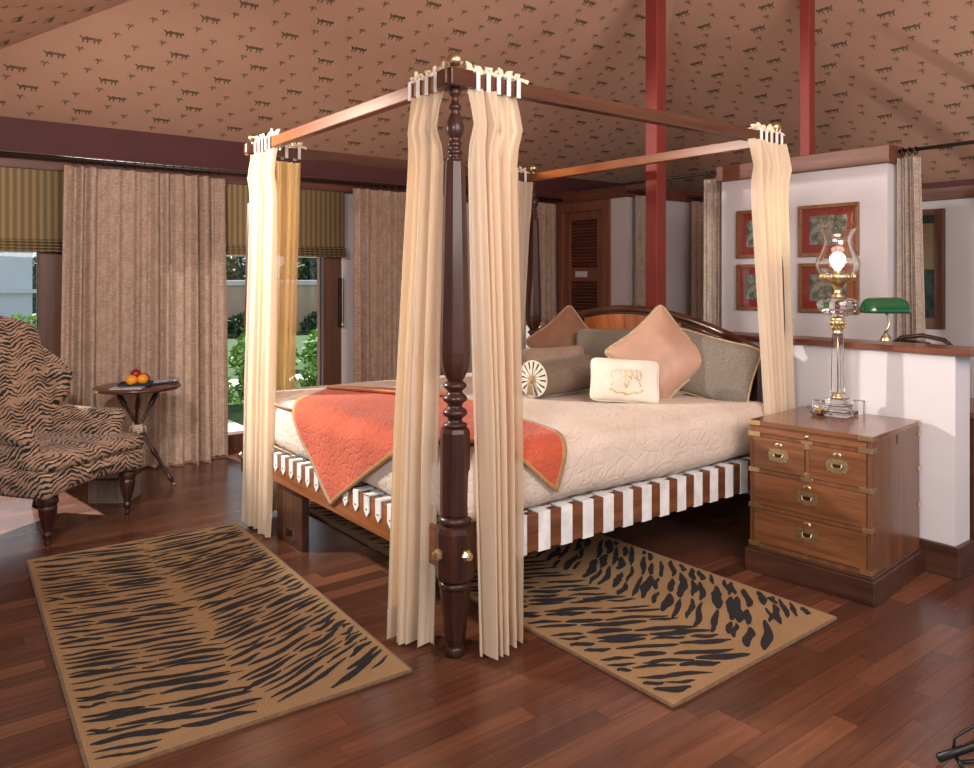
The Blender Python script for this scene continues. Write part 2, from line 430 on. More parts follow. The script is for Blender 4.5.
for key, (a, b, c) in planes.items():
    poly = [(-4.5, -6), (9, -6), (9, 6), (-4.5, 6)]
    if key != 'left': poly = clip(poly, 1, 0, 1.87)
    for k2, (a2, b2, c2) in planes.items():
        if k2 != key: poly = clip(poly, a2 - a, b2 - b, c2 - c)
    poly = clip(poly, 1, 0, 1.87); poly = clip(poly, -1, 0, 6.02); poly = clip(poly, 0, -1, 3.95); poly = clip(poly, 0, 1, 6)
    if len(poly) < 3: continue
    n0 = len(cv); cv += [(x, y, a * x + b * y + c) for x, y in poly]; cf.append(tuple(range(n0, n0 + len(poly)))); cm.append(0)
    if key == 'near': continue
    # in-plane axes: v runs up the slope, u horizontally
    g = Vector((a, b)); gl = g.length; gd = g / gl; cs = 1 / math.sqrt(1 + gl * gl)
    U = Vector((gd.y, -gd.x, 0)); V = Vector((gd.x * cs, gd.y * cs, gl * cs)); Nn = U.cross(V)
    if Nn.z > 0: Nn = -Nn
    o0 = Vector((poly[0][0], poly[0][1], a * poly[0][0] + b * poly[0][1] + c))
    def put(shape, ou, ov, s, flip):
        pts = []
        for (px, py) in shape:
            p = o0 + U * (ou + px * s * flip) + V * (ov + py * s) + Nn * 0.0012; pts.append(p)
        n1 = len(cv); cv.extend(tuple(p) for p in pts); cf.append(tuple(range(n1, n1 + len(pts)))); cm.append(1)
    def inside(p):
        for i in range(len(poly)):
            x1, y1 = poly[i]; x2, y2 = poly[(i + 1) % len(poly)]
            if (x2 - x1) * (p.y - y1) - (y2 - y1) * (p.x - x1) < 0.05 * math.hypot(x2 - x1, y2 - y1): return False
        return True
    for r in range(-100, 100):
        for q in range(-46, 46):
            ou = q * 0.27 + (r % 2) * 0.135 + (r // 2 % 3) * 0.09 + rnd.uniform(-.012, .012); ov = r * 0.10 + rnd.uniform(-.008, .008)
            p = o0 + U * ou + V * ov
            if abs(p.x) > 9 or abs(p.y) > 9 or not inside(p): continue
            if (q + r // 2) % 2 == 0 and r % 2 == 0: put([(a_, b_ * 1.3) for a_, b_ in cat_poly], ou, ov, 0.118, 1 if key != 'far' else -1)
            else:
                for part in palm: put(part, ou, ov, 0.095, 1)
struct(mk('ceiling', cv, cf, mats=[M['tent'], M['motif']], fmat=cm))

# window wall (Y = 3.95) with two glazed openings
WZ = 2.18
wb = MB(); wall_with_holes(wb, 'y', 3.95, 4.10, -1.87, 6.02, -0.02, 2.56, [(-1.75, -0.67, 0.02, WZ), (-0.2, 1.525, 0.02, WZ)])
struct(wb.build('wall_back', M['plaster']))
struct(box('trim_1', -1.85, 6.0, 3.925, 3.95, 2.30, 2.545, M['maroon']))            # painted frieze under the tent
struct(box('trim_2', -1.85, 4.15, 3.86, 3.95, 2.185, 2.30, M['header'], bev=0.004))    # wooden header
struct(box('wall_left', -1.99, -1.87, -0.2, 3.95, 0, 2.56, M['plaster']))
struct(box('wall_right', 6.02, 6.14, -3.2, 3.95, 0, 2.3, M['plaster']))
def window(n, x0, x1, w=0.11):
    e = empty('window_%d' % n); struct(e)
    f = MB(); y0, y1 = 3.93, 4.06
    f.box(x0, x0 + w, y0, y1, 0.0, WZ, .006).box(x1 - w * 1.6, x1, y0, y1, 0.0, WZ, .006).box(x0, x1, y0, y1, WZ - .1, WZ, .006).box(x0, x1, y0, y1, 0.0, .135, .006)
    f.build('window_frame', M['frame_wood'], e)
    g = MB(); g.box(x1 - w * 1.6 - .006, x1 - w * 1.6 + .004, 3.975, 3.995, .13, WZ - .1); g.build('window_seal', M['ring_wood'], e)
    MB().box(x0 + w, x1 - w * 1.6, 4.0, 4.006, .12, WZ - .09).build('window_pane', M['pane'], e)
    return e
window(1, -1.75, -0.67); window(2, -0.2, 1.525)
struct(box('trim_3', -1.85, 4.05, 3.90, 3.93, 0, 0.02, M['cap_y']))

# closet block in the far corner, its louvred door, header and white wall
cw = MB(); wall_with_holes(cw, 'x', 4.10, 4.2, 2.86, 3.95, 0, 2.225, [(3.12, 3.80, 0, 2.17)])
cw.box(4.2, 6.0, 2.86, 2.96, 0, 2.225)
struct(cw.build('wall_far', M['plaster']))
struct(MB().box(4.075, 4.2, 2.835, 3.93, 2.225, 2.345, .004).box(4.2, 6.0, 2.835, 2.96, 2.225, 2.345, .004).build('trim_4', M['header_y']))
d = empty('door_1', (4.13, 3.46, 0)); struct(d)
fr = MB(); fr.box(-.055, .03, .30, .40, 0, 2.21, .004).box(-.055, .03, -.385, -.28, 0, 2.21, .004).box(-.055, .03, -.385, .40, 2.12, 2.222, .004); fr.build('door_frame', M['door_wood'], d)
lf = MB(); lf.box(-.03, .01, .21, .30, .01, 2.12, .004).box(-.03, .01, -.28, -.19, .01, 2.12, .004).box(-.03, .01, -.19, .21, .01, .22, .004).box(-.03, .01, -.19, .21, 2.03, 2.12, .004).box(-.03, .01, -.19, .21, 1.39, 1.53, .004)
lf.build('door_leaf', M['door_wood'], d)
lv = MB()
for z0, z1 in ((.25, 1.38), (1.55, 2.03)):
    k = z0
    while k < z1:
        lv.box(-.032, .012, -.19, .21, k, k + .008, 0, Matrix.Translation((-.01, 0, k)) @ Matrix.Rotation(math.radians(38), 4, 'Y') @ Matrix.Translation((.01, 0, -k))); k += .034
lv.build('louvers', M['louver'], d)
MB().box(.012, .02, -.19, .21, .2, 2.05).build('backing_panel', M['ring_wood'], d)
MB().box(-.04, -.03, -.05, .12, 1.43, 1.49, .003).build('door_plate', M['plaster'], d)
MB().lathe([(0, .012), (.03, .012), (.035, .022), (.055, .022)], 12, mat=Matrix.Translation((-.03, -.235, 1.0)) @ Matrix.Rotation(-PI / 2, 4, 'Y')).build('door_handle', M['brass'], d)

# low wall behind the bed and the chest
struct(box('wall_low', 2.31, 2.475, -0.83, 2.3, 0.0, 1.055, M['plaster']))
struct(box('trim_5', 2.275, 2.51, -0.915, 2.34, 1.055, 1.085, M['cap_y'], bev=.006))
struct(MB().box(2.285, 2.31, -0.855, 2.3, 0, .15, .003).box(2.285, 2.50, -0.855, -0.83, 0, .15, .003).build('baseboard_low', M['plinth']))
# tall partition with the pictures
struct(box('wall_partition', 3.30, 3.44, -0.05, 1.18, 0, 2.145, M['plaster']))
struct(box('trim_6', 3.27, 3.47, -0.075, 1.21, 2.145, 2.26, M['header_y'], bev=.005))
# far right: header and window of the right wall
struct(MB().box(5.96, 6.02, -3.0, 2.83, 2.14, 2.25, .004).build('trim_7', M['header_y']))
struct(MB().box(5.985, 6.02, -3.0, 2.83, 2.25, 2.33).build('trim_8', M['maroon']))
struct(box('baseboard_right', 5.99, 6.02, -3.0, 2.83, 0, .15, M['plinth']))
e = empty('window_3'); struct(e)
f = MB(); f.box(5.97, 6.02, .70, .78, .95, 2.06, .004).box(5.97, 6.02, 1.35, 1.43, .95, 2.06, .004).box(5.97, 6.02, .70, 1.43, 2.0, 2.06, .004).box(5.97, 6.02, .70, 1.43, .95, 1.05, .004); f.build('window_frame', M['frame_wood'], e)
MB().box(6.005, 6.012, .78, 1.35, 1.05, 2.0).build('window_pane', simple('dark_window_glass', srgb(46, 66, 62), 0.08, 0.5, 9), e)
MB().box(5.985, 5.995, .78, 1.35, 1.5, 1.9, .0).box(5.985, 6.0, .78, 1.35, 1.9, 1.93).build('window_shade', M['blind'], e)

# red tent poles
def pole(x, y, z0, z1, hx, label, mat):
    o = MB().box(x - hx, x + hx, y - hx, y + hx, z0, z1, .006).build('tent_pole', mat)
    tag(o, label, 'pole', 'square tent poles')
def roofz(x, y): return min(a * x + b * y + c for a, b, c in planes.values())
pole(2.65, 1.27, 0, roofz(2.65, 1.27) - .06, .052, 'oxblood red square tent pole rising from the floor behind the headboard', M['red_paint'])
pole(3.37, .53, 2.26, roofz(3.37, .53) - .045, .037, 'oxblood red tent pole standing on the wooden cap of the picture partition', M['red_paint'])

# ================================================================== RUGS
def ribbon(pts, widths):
    L = []; Rr = []
    for i, p in enumerate(pts):
        a = pts[max(i - 1, 0)]; b = pts[min(i + 1, len(pts) - 1)]
        dx, dy = b[0] - a[0], b[1] - a[1]; l = math.hypot(dx, dy) or 1; nx, ny = -dy / l, dx / l; w = widths[i] / 2
        L.append((p[0] + nx * w, p[1] + ny * w)); Rr.append((p[0] - nx * w, p[1] - ny * w))
    return L, Rr
def rug(x0, x1, y0, y1, rz, origin, label, seed, row, wid, seg, slopes, parts_off=0.0):
    """x across, y along; stripes are tufted ribbons lying on the pile, chevrons about a centre line"""
    rr = random.Random(seed); T = 0.014
    e = empty('tiger_rug', (origin[0], origin[1], 0), rz); tag(e, label, 'rug', 'tiger stripe rugs')
    b = MB(); b.box(x0 + .012, x1 - .012, y0 + .012, y1 - .012, 0.0, T, .004); b.build('pile', M['rug'], e)
    bd = MB(); pts = [(x0 + .012, y0 + .012), (x1 - .012, y0 + .012), (x1 - .012, y1 - .012), (x0 + .012, y1 - .012)]
    pp = []
    for i in range(4):
        a, c = pts[i], pts[(i + 1) % 4]
        for k in range(20): t = k / 20; pp.append((a[0] + (c[0] - a[0]) * t, a[1] + (c[1] - a[1]) * t, .0075))
    bd.tube(pp, .0075, 6, closed=True); bd.build('binding', M['rug_edge'], e)
    v = []; f = []
    cx = (x0 + x1) / 2; hw = (x1 - x0) / 2 - .032
    for side in (-1, 1):
        for k in range(int((y1 - y0 + .6) / row)):
            yb = y0 - .5 + k * row + (row / 2 if side > 0 else 0) + rr.uniform(-.3, .3) * row
            w = rr.uniform(-.03, .05)
            while w < hw - .03:
                L = rr.uniform(*seg); w1 = min(w + L, hw)
                if w1 - w > .035:
                    n = 9; P_ = []; Wd = []; ph = rr.uniform(0, 6); am = rr.uniform(.002, .009); mw = wid * rr.uniform(.6, 1.25) * (0.65 + .5 * min(1, (w1 - w) / .2))
                    j = rr.uniform(-.22, .22) * row
                    for i in range(n):
                        t = i / (n - 1); ww = w + (w1 - w) * t
                        sl = slopes(side, ww / hw, (yb - y0) / (y1 - y0))
                        P_.append((cx + side * ww, yb + j + sl + am * math.sin(ph + t * 7)))
                        Wd.append(max(.0012, mw * (math.sin(PI * min(1, (t * .94 + .03)) ** rr.uniform(.8, 1.2)) ** .6) * rr.uniform(.72, 1.1)))
                    ys = [q[1] for q in P_]
                    if min(ys) > y0 + .028 and max(ys) < y1 - .028:
                        A, B = ribbon(P_, Wd); n0 = len(v)
                        zz = T + .0012 + (n0 // 18 % 7) * .0002
                        for q in A: v.append((q[0], q[1], zz))
                        for q in B: v.append((q[0], q[1], zz))
                        for i in range(n - 1): f.append((n0 + i, n0 + i + 1, n0 + n + i + 1, n0 + n + i))
                        if False:
                            q = P_[rr.choice((2, 3, 5, 6))]; h = row * .8
                            n1 = len(v); ww_ = wid * .5
                            v += [(q[0] - ww_ * .6, q[1], T + .0013), (q[0] + ww_ * .6, q[1], T + .0013), (q[0] + side * .03 + .002, q[1] + h, T + .0013)]; f.append((n1, n1 + 1, n1 + 2))
                w = w1 + rr.uniform(.0, .022)
    mk('stripes', v, f, M['rug_black'], e)
    return e
def sl1(side, w, t):
    return (.10 * w + .02 * w * w) if side < 0 else ((-.02 + .22 * (1 - t)) * w + .05 * w * w)
rug(-.53, .53, 0, 2.06, math.radians(-2.6), (-.72, 0.0), 'tan rug with long black tiger stripes on the open floor, lower left', 5, .046, .027, (.12, .38), sl1)
def sl2(side, w, t): return (.30 * w) if side < 0 else (.24 * w + .12 * w * w)
rug(-.545, .545, 0, 3.0, math.radians(0.9), (.893, -.74), 'tan rug with short bold tiger stripes running out from under the bed beside the chest', 11, .060, .036, (.09, .24), sl2)

# ================================================================== BED
bed = empty('four_poster_bed', (0, 0, 0)); tag(bed, 'dark turned four-poster bed with canopy rails and striped webbing rails', 'bed')
def post(x, y, name='post'):
    e = MB()
    oct8 = dict(n=8, smooth=False, c=(x, y, 0), rot=0)
    rd = dict(n=28, smooth=True, c=(x, y, 0))
    e.lathe([(0, .030), (.012, .036), (.03, .036), (.042, .026)], **rd)
    e.lathe([(.04, .030), (.07, .040), (.16, .050), (.23, .058), (.258, .060), (.262, .040)], **oct8)
    e.lathe([(.255, .05), (.262, .060), (.272, .064), (.282, .060), (.288, .05)], **rd)
    e.lathe([(.285, .052), (.295, .072), (.31, .0755), (.47, .0755), (.49, .070), (.50, .052)], **oct8)
    e.lathe([(.495, .05), (.503, .060), (.512, .064), (.522, .060), (.530, .050)], **rd)
    e.lathe([(.528, .050), (.535, .058), (.84, .057), (.855, .052), (.862, .036)], **oct8)
    e.lathe([(.858, .034), (.864, .046), (.872, .046), (.878, .030), (.888, .027), (.896, .031), (.906, .0455), (.915, .0465), (.924, .043), (.932, .030), (.941, .027), (.950, .032), (.960, .0455), (.970, .046), (.979, .040), (.987, .029), (.995, .028), (1.003, .036), (1.010, .044), (1.020, .044), (1.028, .034), (1.032, .030)], **rd)
    e.lathe([(1.03, .026), (1.045, .036), (1.07, .048), (1.10, .055), (1.14, .058), (1.20, .057), (1.45, .050), (1.70, .043), (1.855, .037), (1.862, .034)], **oct8)
    e.lathe([(1.86, .030), (1.872, .030), (1.878, .020), (1.885, .028), (1.893, .030), (1.90, .028), (1.907, .019), (1.914, .026), (1.922, .028), (1.93, .026), (1.938, .018), (1.95, .024), (1.965, .032), (1.985, .035), (2.005, .031), (2.03, .022), (2.05, .017), (2.056, .023), (2.064, .025), (2.07, .022), (2.076, .015), (2.10, .013), (2.108, .02), (2.118, .024), (2.128, .022), (2.135, .018)], **rd)
    o = e.build(name, M['mahogany'], bed)
    b = MB().lathe([(2.198, .016), (2.205, .013), (2.212, .013), (2.218, .02), (2.232, .031), (2.246, .032), (2.258, .024), (2.266, .008)], 20, c=(x, y, 0)); b.build('finial', M['brass'], o)
    for ax, ay in ((-1, 0), (0, -1)):
        bb = MB()
        rot = Matrix.Translation((x + ax * .068, y + ay * .068, .395)) @ (Matrix.Rotation(-PI / 2, 4, 'Y') if ax else Matrix.Rotation(PI / 2, 4, 'X'))
        bb.lathe([(0, .02), (.006, .024), (.012, .021), (.02, .012), (.026, .016), (.03, .006)], 6, mat=rot, smooth=False)
        bb.build('bolt_cover', M['brass'], o)
    return o
for p in ((0, 0), (0, 2.04), (2.13, 0), (2.13, 2.0)): post(*p)
# canopy rails with corner blocks
zc0, zc1 = 2.142, 2.198
MB().box(-.06, 2.20, -.024, .024, zc0, zc1, .004).build('canopy_rail', M['canopy_x'], bed)
MB().box(-.06, 2.17, 2.0, 2.04, zc0, zc1, .004).build('canopy_rail', M['canopy_x'], bed)
MB().box(-.024, .024, .025, 2.12, zc0 + .001, zc1 + .001, .004).build('canopy_rail', M['canopy_y'], bed)
MB().box(2.105, 2.15, .025, 2.0, zc0 + .001, zc1 + .001, .004).build('canopy_rail', M['canopy_y'], bed)
MB().box(-.05, .05, -.05, .05, 2.135, 2.199, .003).build('corner_block', M['mahogany_x'], bed)
# bed rails
MB().box(.06, 2.08, -.045, .0, .325, .475, .005).build('side_rail', M['rail_x'], bed)
MB().box(.06, 2.08, 2.04, 2.085, .325, .475, .005).build('side_rail', M['rail_x'], bed)
MB().box(-.045, .0, .06, 1.99, .325, .475, .005).build('foot_rail', M['rail_y'], bed)
MB().box(.02, 2.10, .02, 2.03, .43, .472).build('slat_deck', M['ticking'], bed)
sf = MB().box(.0, .04, 1.37, 1.48, 0, .325, .004).box(.0, .04, 1.58, 1.70, 0, .325, .004).box(.0, .04, 1.48, 1.58, .075, .325, .004).box(.0, .04, 1.48, 1.58, 0, .03, .004); sf.build('support_panel', M['plinth'], bed)
# webbing straps: wide on the side rail, pointed tabs on the foot rail
k = .13
while k < 2.06:
    o = MB().box(k, k + .062, -.048, -.040, .321, .479, .001).box(k, k + .062, -.048, .03, .474, .479, .001).box(k, k + .062, -.048, .03, .321, .326, .001); o.build('webbing_strap', M['white_strap'], bed); k += .124
k = .17
while k < 1.95:
    w = .045; y = k; z0, z1 = .385, .482
    o = MB(); v = [(-.052, y, z1), (-.052, y + w, z1), (-.052, y + w, z0 + .025), (-.052, y + w / 2, z0), (-.052, y, z0 + .025)]; v2 = [(-.046, b, c) for a, b, c in v]
    o.add(v + v2, [(0, 1, 2, 3, 4), (9, 8, 7, 6, 5)] + [(i, (i + 1) % 5, 5 + (i + 1) % 5, 5 + i) for i in range(5)])
    o.box(-.052, .03, y, y + w, .475, .483, .002)
    so = o.build('strap_tab', M['white_strap'], bed)
    MB().lathe([(0, .0055), (.003, .005), (.004, .002)], 8, mat=Matrix.Translation((-.052, y + w / 2, z0 + .035)) @ Matrix.Rotation(-PI / 2, 4, 'Y')).build('rivet', M['old_brass'], so)
    k += .1
# headboard
def hb_z(t): return 1.215 - .205 * abs(t) ** 2.0
hv = []; hf = []; NY = 40
def hb_panel(y0, y1, x0, x1, zb, inset, mat, name):
    v = []; f = []
    n = 24
    for i in range(n + 1):
        y = y0 + (y1 - y0) * i / n; zt = hb_z((y - 1.03) / .93) - inset
        for x in (x0, x1):
            v.append((x, y, zb)); v.append((x, y, zt))
    for i in range(n):
        a = i * 4; b = a + 4
        f += [(a, b, b + 1, a + 1), (a + 2, a + 3, b + 3, b + 2), (a + 1, b + 1, b + 3, a + 3), (a, a + 2, b + 2, b)]
    f += [(0, 1, 3, 2), (n * 4, n * 4 + 2, n * 4 + 3, n * 4 + 1)]
    mb = MB().add(v, f); return mb.build(name, mat, bed)
hb_panel(.10, 1.96, 2.115, 2.155, .35, .0, M['crotch'], 'headboard')
hb_panel(.62, 1.44, 2.108, 2.116, .5, .03, M['sunburst'], 'veneer_panel')
hb_panel(.14, .60, 2.108, 2.116, .5, .03, M['crotch'], 'veneer_panel')
hb_panel(1.46, 1.92, 2.108, 2.116, .5, .03, M['crotch'], 'veneer_panel')
MB().tube([(2.128, .08 + 1.9 * i / 40, hb_z((.08 + 1.9 * i / 40 - 1.03) / .93) + .004) for i in range(41)], .024, 8).build('crest_moulding', M['mahogany_y'], bed)
ro = MB()
for r in (.05, .085, .12):
    ro.tube([(2.106, .25 + r * .75 * math.cos(a * PI / 12), .86 + r * math.sin(a * PI / 12)) for a in range(24)], .007, 6, closed=True)
ro.build('carved_rosette', M['mahogany'], bed)

# bedding -------------------------------------------------------------
def rgrid(lo, hi, r, step, deform=None):
    lo = Vector(lo); hi = Vector(hi); n = [max(4, int(round((hi[i] - lo[i]) / step))) for i in range(3)]
    idx = {}; v = []; f = []
    def vid(i, j, k):
        q = (i, j, k)
        if q not in idx:
            p = Vector((lo[0] + (hi[0] - lo[0]) * i / n[0], lo[1] + (hi[1] - lo[1]) * j / n[1], lo[2] + (hi[2] - lo[2]) * k / n[2]))
            rr = r if not isinstance(r, (list, tuple)) else r
            c = Vector([min(max(p[a], lo[a] + min(r, (hi[a] - lo[a]) / 2)), hi[a] - min(r, (hi[a] - lo[a]) / 2)) for a in range(3)])
            dd = p - c
            if dd.length > 1e-9:
                m = max(abs(dd[a]) for a in range(3)); p = c + dd.normalized() * min(r, m) if m > 0 else p
            if deform: p = deform(p)
            idx[q] = len(v); v.append(p)
        return idx[q]
    for a in range(3):
        b, c = [(1, 2), (0, 2), (0, 1)][a]
        for s in (0, n[a]):
            for i in range(n[b]):
                for j in range(n[c]):
                    def w(x, y): q = [0, 0, 0]; q[a] = s; q[b] = x; q[c] = y; return vid(*q)
                    f.append((w(i, j), w(i + 1, j), w(i + 1, j + 1), w(i, j + 1)))
    return v, f
def puff(amp, sc):
    def d(p):
        q = p * sc; return p + Vector((noise.noise(q), noise.noise(q + Vector((9, 0, 0))), noise.noise(q + Vector((0, 9, 0))))) * amp
    return d
v, f = rgrid((-.035, -.052, .484), (2.10, 2.075, .76), .085, .03, puff(.012, 3.5))
sp = MB().add(v, f, True).build('bedspread', M['spread']); tag(sp, 'pale quilted matelasse bedspread covering the mattress', 'bedspread')
pl = []
for t in range(-12, 13):
    a = t / 12 * PI / 2 * .98; cy, cz = 1.01, .622; hy, hz = .98, .115
    c, s_ = math.cos(a), math.sin(a); q = 8
    pl.append((-.036 + .012 * 0, cy + hy * math.copysign(abs(c) ** (2 / q), c), cz + hz * math.copysign(abs(s_) ** (2 / q), s_)))
MB().tube(pl, .006, 6).build('piping', M['piping'], sp)

# throw folded diagonally over the foot corner
X0, Y0, RR, ZT = -.055, -.072, .095, .775
def wrap1(u, e0):
    if u >= e0 + RR: return u, 0.0
    s = e0 + RR - u
    if s < RR * PI / 2: a = s / RR; return e0 + RR - RR * math.sin(a), RR * (1 - math.cos(a))
    return e0, RR + s - RR * PI / 2
def wrap(u, w):
    x, d1 = wrap1(u, X0); y, d2 = wrap1(w, Y0)
    return Vector((x - .0 * d1, y, ZT - d1 - d2))
A = Vector((-.435, .93)); Lc = Vector((.33, 1.75)); T_ = Vector((.80, 1.15)); B = Vector((.454, -.255))
def bez(p0, p1, p2, p3, t): return p0 * (1 - t) ** 3 + p1 * 3 * t * (1 - t) ** 2 + p2 * 3 * t * t * (1 - t) + p3 * t ** 3
cAB = lambda t: bez(A, Vector((-.12, .45)), Vector((-.02, .10)), B, t)
cLT = lambda t: Lc.lerp(T_, t)
cAL = lambda s: A.lerp(Lc, s) + Vector((-.03, .03)) * math.sin(PI * s)
cBT = lambda s: bez(B, Vector((.56, -.05)), Vector((.56, .3)), T_, s)
N1, N2 = 60, 50; v = []; f = []; fm = []
for j in range(N2 + 1):
    s_ = j / N2
    for i in range(N1 + 1):
        t = i / N1
        p = cAB(t) * (1 - s_) + cLT(t) * s_ + cAL(s_) * (1 - t) + cBT(s_) * t - (A * (1 - t) * (1 - s_) + B * t * (1 - s_) + Lc * (1 - t) * s_ + T_ * t * s_)
        q = wrap(p.x, p.y); nn = noise.noise(Vector((p.x * 6, p.y * 6, 1))) * .006
        dd = ZT - q.z
        q += Vector((-nn * 1.2 if dd > .05 and q.x < .05 else 0, -nn if dd > .05 and q.y < .05 else 0, abs(nn) if dd < .05 else 0))
        v.append(q)
for j in range(N2):
    for i in range(N1):
        a = j * (N1 + 1) + i; f.append((a, a + 1, a + N1 + 2, a + N1 + 1))
        fm.append(1 if (i < 1 or i >= N1 - 1 or j < 1 or j >= N2 - 1) else 0)
th = mk('throw_blanket', v, f, mats=[M['throw'], M['throw_border']], fmat=fm, smooth=True)
sm = th.modifiers.new('thick', 'SOLIDIFY'); sm.thickness = .008; sm.offset = 0
tag(th, 'terracotta quilted throw with tan border draped over the foot corner of the bed', 'throw')
# turned-back flap of the throw
fv = [wrap(*p) + Vector((0, 0, .012)) for p in [(.30, 1.70), (.36, 1.74), (.60, 1.42), (.78, 1.10), (.70, .98), (.50, 1.28)]]
MB().add(fv + [p + Vector((0, 0, .008)) for p in fv], [(0, 1, 2, 3, 4, 5), (11, 10, 9, 8, 7, 6)] + [(i, (i + 1) % 6, 6 + (i + 1) % 6, 6 + i) for i in range(6)]).build('folded_flap', M['throw'], th)
MB().tube([p + Vector((0, 0, .012)) for p in (fv[0], fv[5], fv[4])], .007, 6).build('flap_border', M['throw_border'], th)

# pillows -------------------------------------------------------------
def pillow(name, w, h, t, c, nrm, lean, roll, mat, pipe, label, pinch=.10, pr=.007, cat='pillow', group=None, seed=0, peak=0.0):
    nv = Vector((nrm[0], nrm[1], 0)).normalized(); up = Vector((0, 0, 1)); rt = up.cross(nv)
    m = Matrix((rt, up, nv)).transposed().to_4x4()
    m = Matrix.Translation(c) @ m @ Matrix.Rotation(-lean, 4, 'X') @ Matrix.Rotation(roll, 4, 'Z')
    N = 22; v = []; f = []
    def outl(u, q):
        x = w / 2 * u * (1 - pinch * (1 - q * q)); y = h / 2 * q * (1 - pinch * (1 - u * u))
        k = (abs(u) * abs(q)) ** 6
        return x * (1 - .10 * k), y * (1 - .10 * k)
    for s_ in (1, -1):
        for j in range(N + 1):
            for i in range(N + 1):
                u = -1 + 2 * i / N; q = -1 + 2 * j / N
                u = math.sin(u * PI / 2) * .6 + u * .4; q = math.sin(q * PI / 2) * .6 + q * .4
                x, y = outl(u, q); z = s_ * t / 2 * max(0, (1 - u * u) * (1 - q * q)) ** .42
                nz = noise.noise(Vector((x * 9 + seed, y * 9, seed))) * .012 * (1 - max(abs(u), abs(q)) ** 4)
                v.append((x, y, z + nz * s_))
    K = (N + 1) ** 2
    for s_ in (0, 1):
        for j in range(N):
            for i in range(N):
                a = s_ * K + j * (N + 1) + i; q = (a, a + 1, a + N + 2, a + N + 1); f.append(q if s_ == 0 else q[::-1])
    o = MB().add(v, f, True).build(name, mat); o.matrix_world = m
    bm = bmesh.new(); bm.from_mesh(o.data); bmesh.ops.remove_doubles(bm, verts=bm.verts, dist=1e-5); bm.to_mesh(o.data); bm.free()
    per = []
    for a, b in (((-1, -1), (1, -1)), ((1, -1), (1, 1)), ((1, 1), (-1, 1)), ((-1, 1), (-1, -1))):
        for k in range(16):
            tt = k / 16; tt = .5 - .5 * math.cos(PI * tt); u = a[0] + (b[0] - a[0]) * tt; q = a[1] + (b[1] - a[1]) * tt
            x, y = outl(u, q); per.append((x, y, 0))
    if pipe: MB().tube(per, pr, 6, closed=True).build('piping', pipe, o)
    tag(o, label, cat, group)
    return o
M['tan_silk'] = fabric('tan_silk', srgb(160, 120, 98), srgb(184, 144, 122), 4, 0.5, 500, 0.05, 0.4)
M['brown_silk'] = fabric('brown_silk', srgb(124, 86, 62), srgb(148, 106, 80), 4, 0.55, 500, 0.05, 0.4)
M['grey_tweed'] = fabric('grey_tweed', srgb(96, 88, 78), srgb(136, 126, 114), 140, 0.95, 330, 0.5, 0.1)
M['bolster_tweed'] = fabric('bolster_tweed', srgb(98, 82, 70), srgb(136, 120, 104), 140, 0.95, 330, 0.5, 0.1)
M['white_linen'] = fabric('white_linen', srgb(208, 200, 186), srgb(226, 220, 208), 8, 0.9, 300, 0.2, 0.1)
M['tan_tweed'] = fabric('taupe_tweed', srgb(150, 128, 112), srgb(172, 150, 134), 30, 0.95, 330, 0.4, 0.1)
pillow('cushion', .43, .43, .16, (1.95, 1.455, .965), (-.66, -.75), .28, math.radians(40), M['brown_silk'], M['piping'], 'brown silk cushion standing on its corner at the far side of the bed', .13, seed=1, cat='cushion')
pillow('pillow', .52, .36, .14, (1.96, 1.06, .925), (-.95, -.3), .22, math.radians(3), M['grey_tweed'], M['grey_tweed'], 'grey tweed pillow against the headboard between the brown cushion and the tan one', seed=2, group='grey tweed pillows')
pillow('pillow', .52, .36, .14, (1.90, .265, .925), (-.9, -.42), .24, math.radians(-13), M['grey_tweed'], M['gold_cord'], 'grey tweed pillow at the right end of the headboard near the chest', .08, seed=3, group='grey tweed pillows')
pillow('cushion', .46, .46, .18, (1.70, .445, .982), (-.64, -.77), .30, math.radians(40), M['tan_silk'], M['gold_cord'], 'large tan silk cushion with rope edging standing on its corner', .15, .009, seed=4, cat='cushion')
pillow('cushion', .40, .26, .12, (1.60, 1.20, .865), (-.7, -.7), .35, math.radians(4), M['tan_tweed'], M['tan_tweed'], 'small taupe cushion behind the bolster beside the bed curtain', seed=6, cat='cushion')
wp = pillow('cushion', .375, .235, .12, (1.40, .425, .875), (-.60, -.80), .30, math.radians(-4), M['white_linen'], M['white_linen'], 'small white cushion with a gold embroidered crest in front', .06, .004, seed=5, cat='cushion')
em = MB(); ez = lambda x, y: .06 * max(0, (1 - (x / .1875) ** 2) * (1 - (y / .1175) ** 2)) ** .42 + .003
def estr(pts, r=.0022): em.tube([(x, y, ez(x, y) + .0) for x, y in pts], r, 5)
estr([(-.09 + .18 * i / 20, -.055 - .018 * math.sin(PI * i / 20) + .004 * math.sin(i)) for i in range(21)], .0045)
for cx0 in (-.05, -.02, .012, .045):
    estr([(cx0 + .013 * math.cos(a * PI / 8), .03 + .02 * math.sin(a * PI / 8)) for a in range(15)])
    estr([(cx0 + .012, .05), (cx0 + .01, .02), (cx0 + .015, -.005)])
estr([(-.075, .045), (-.085, .02), (-.072, -.01), (-.08, -.035)]); estr([(.07, .045), (.08, .02), (.068, -.01), (.076, -.035)])
estr([(-.01, .0), (-.012, -.02), (0, -.045)], .003); estr([(.01, .0), (.014, -.02), (0, -.045)], .003)
em.build('embroidered_crest', fabric('gold_thread', srgb(206, 178, 120), srgb(228, 206, 156), 60), wp)

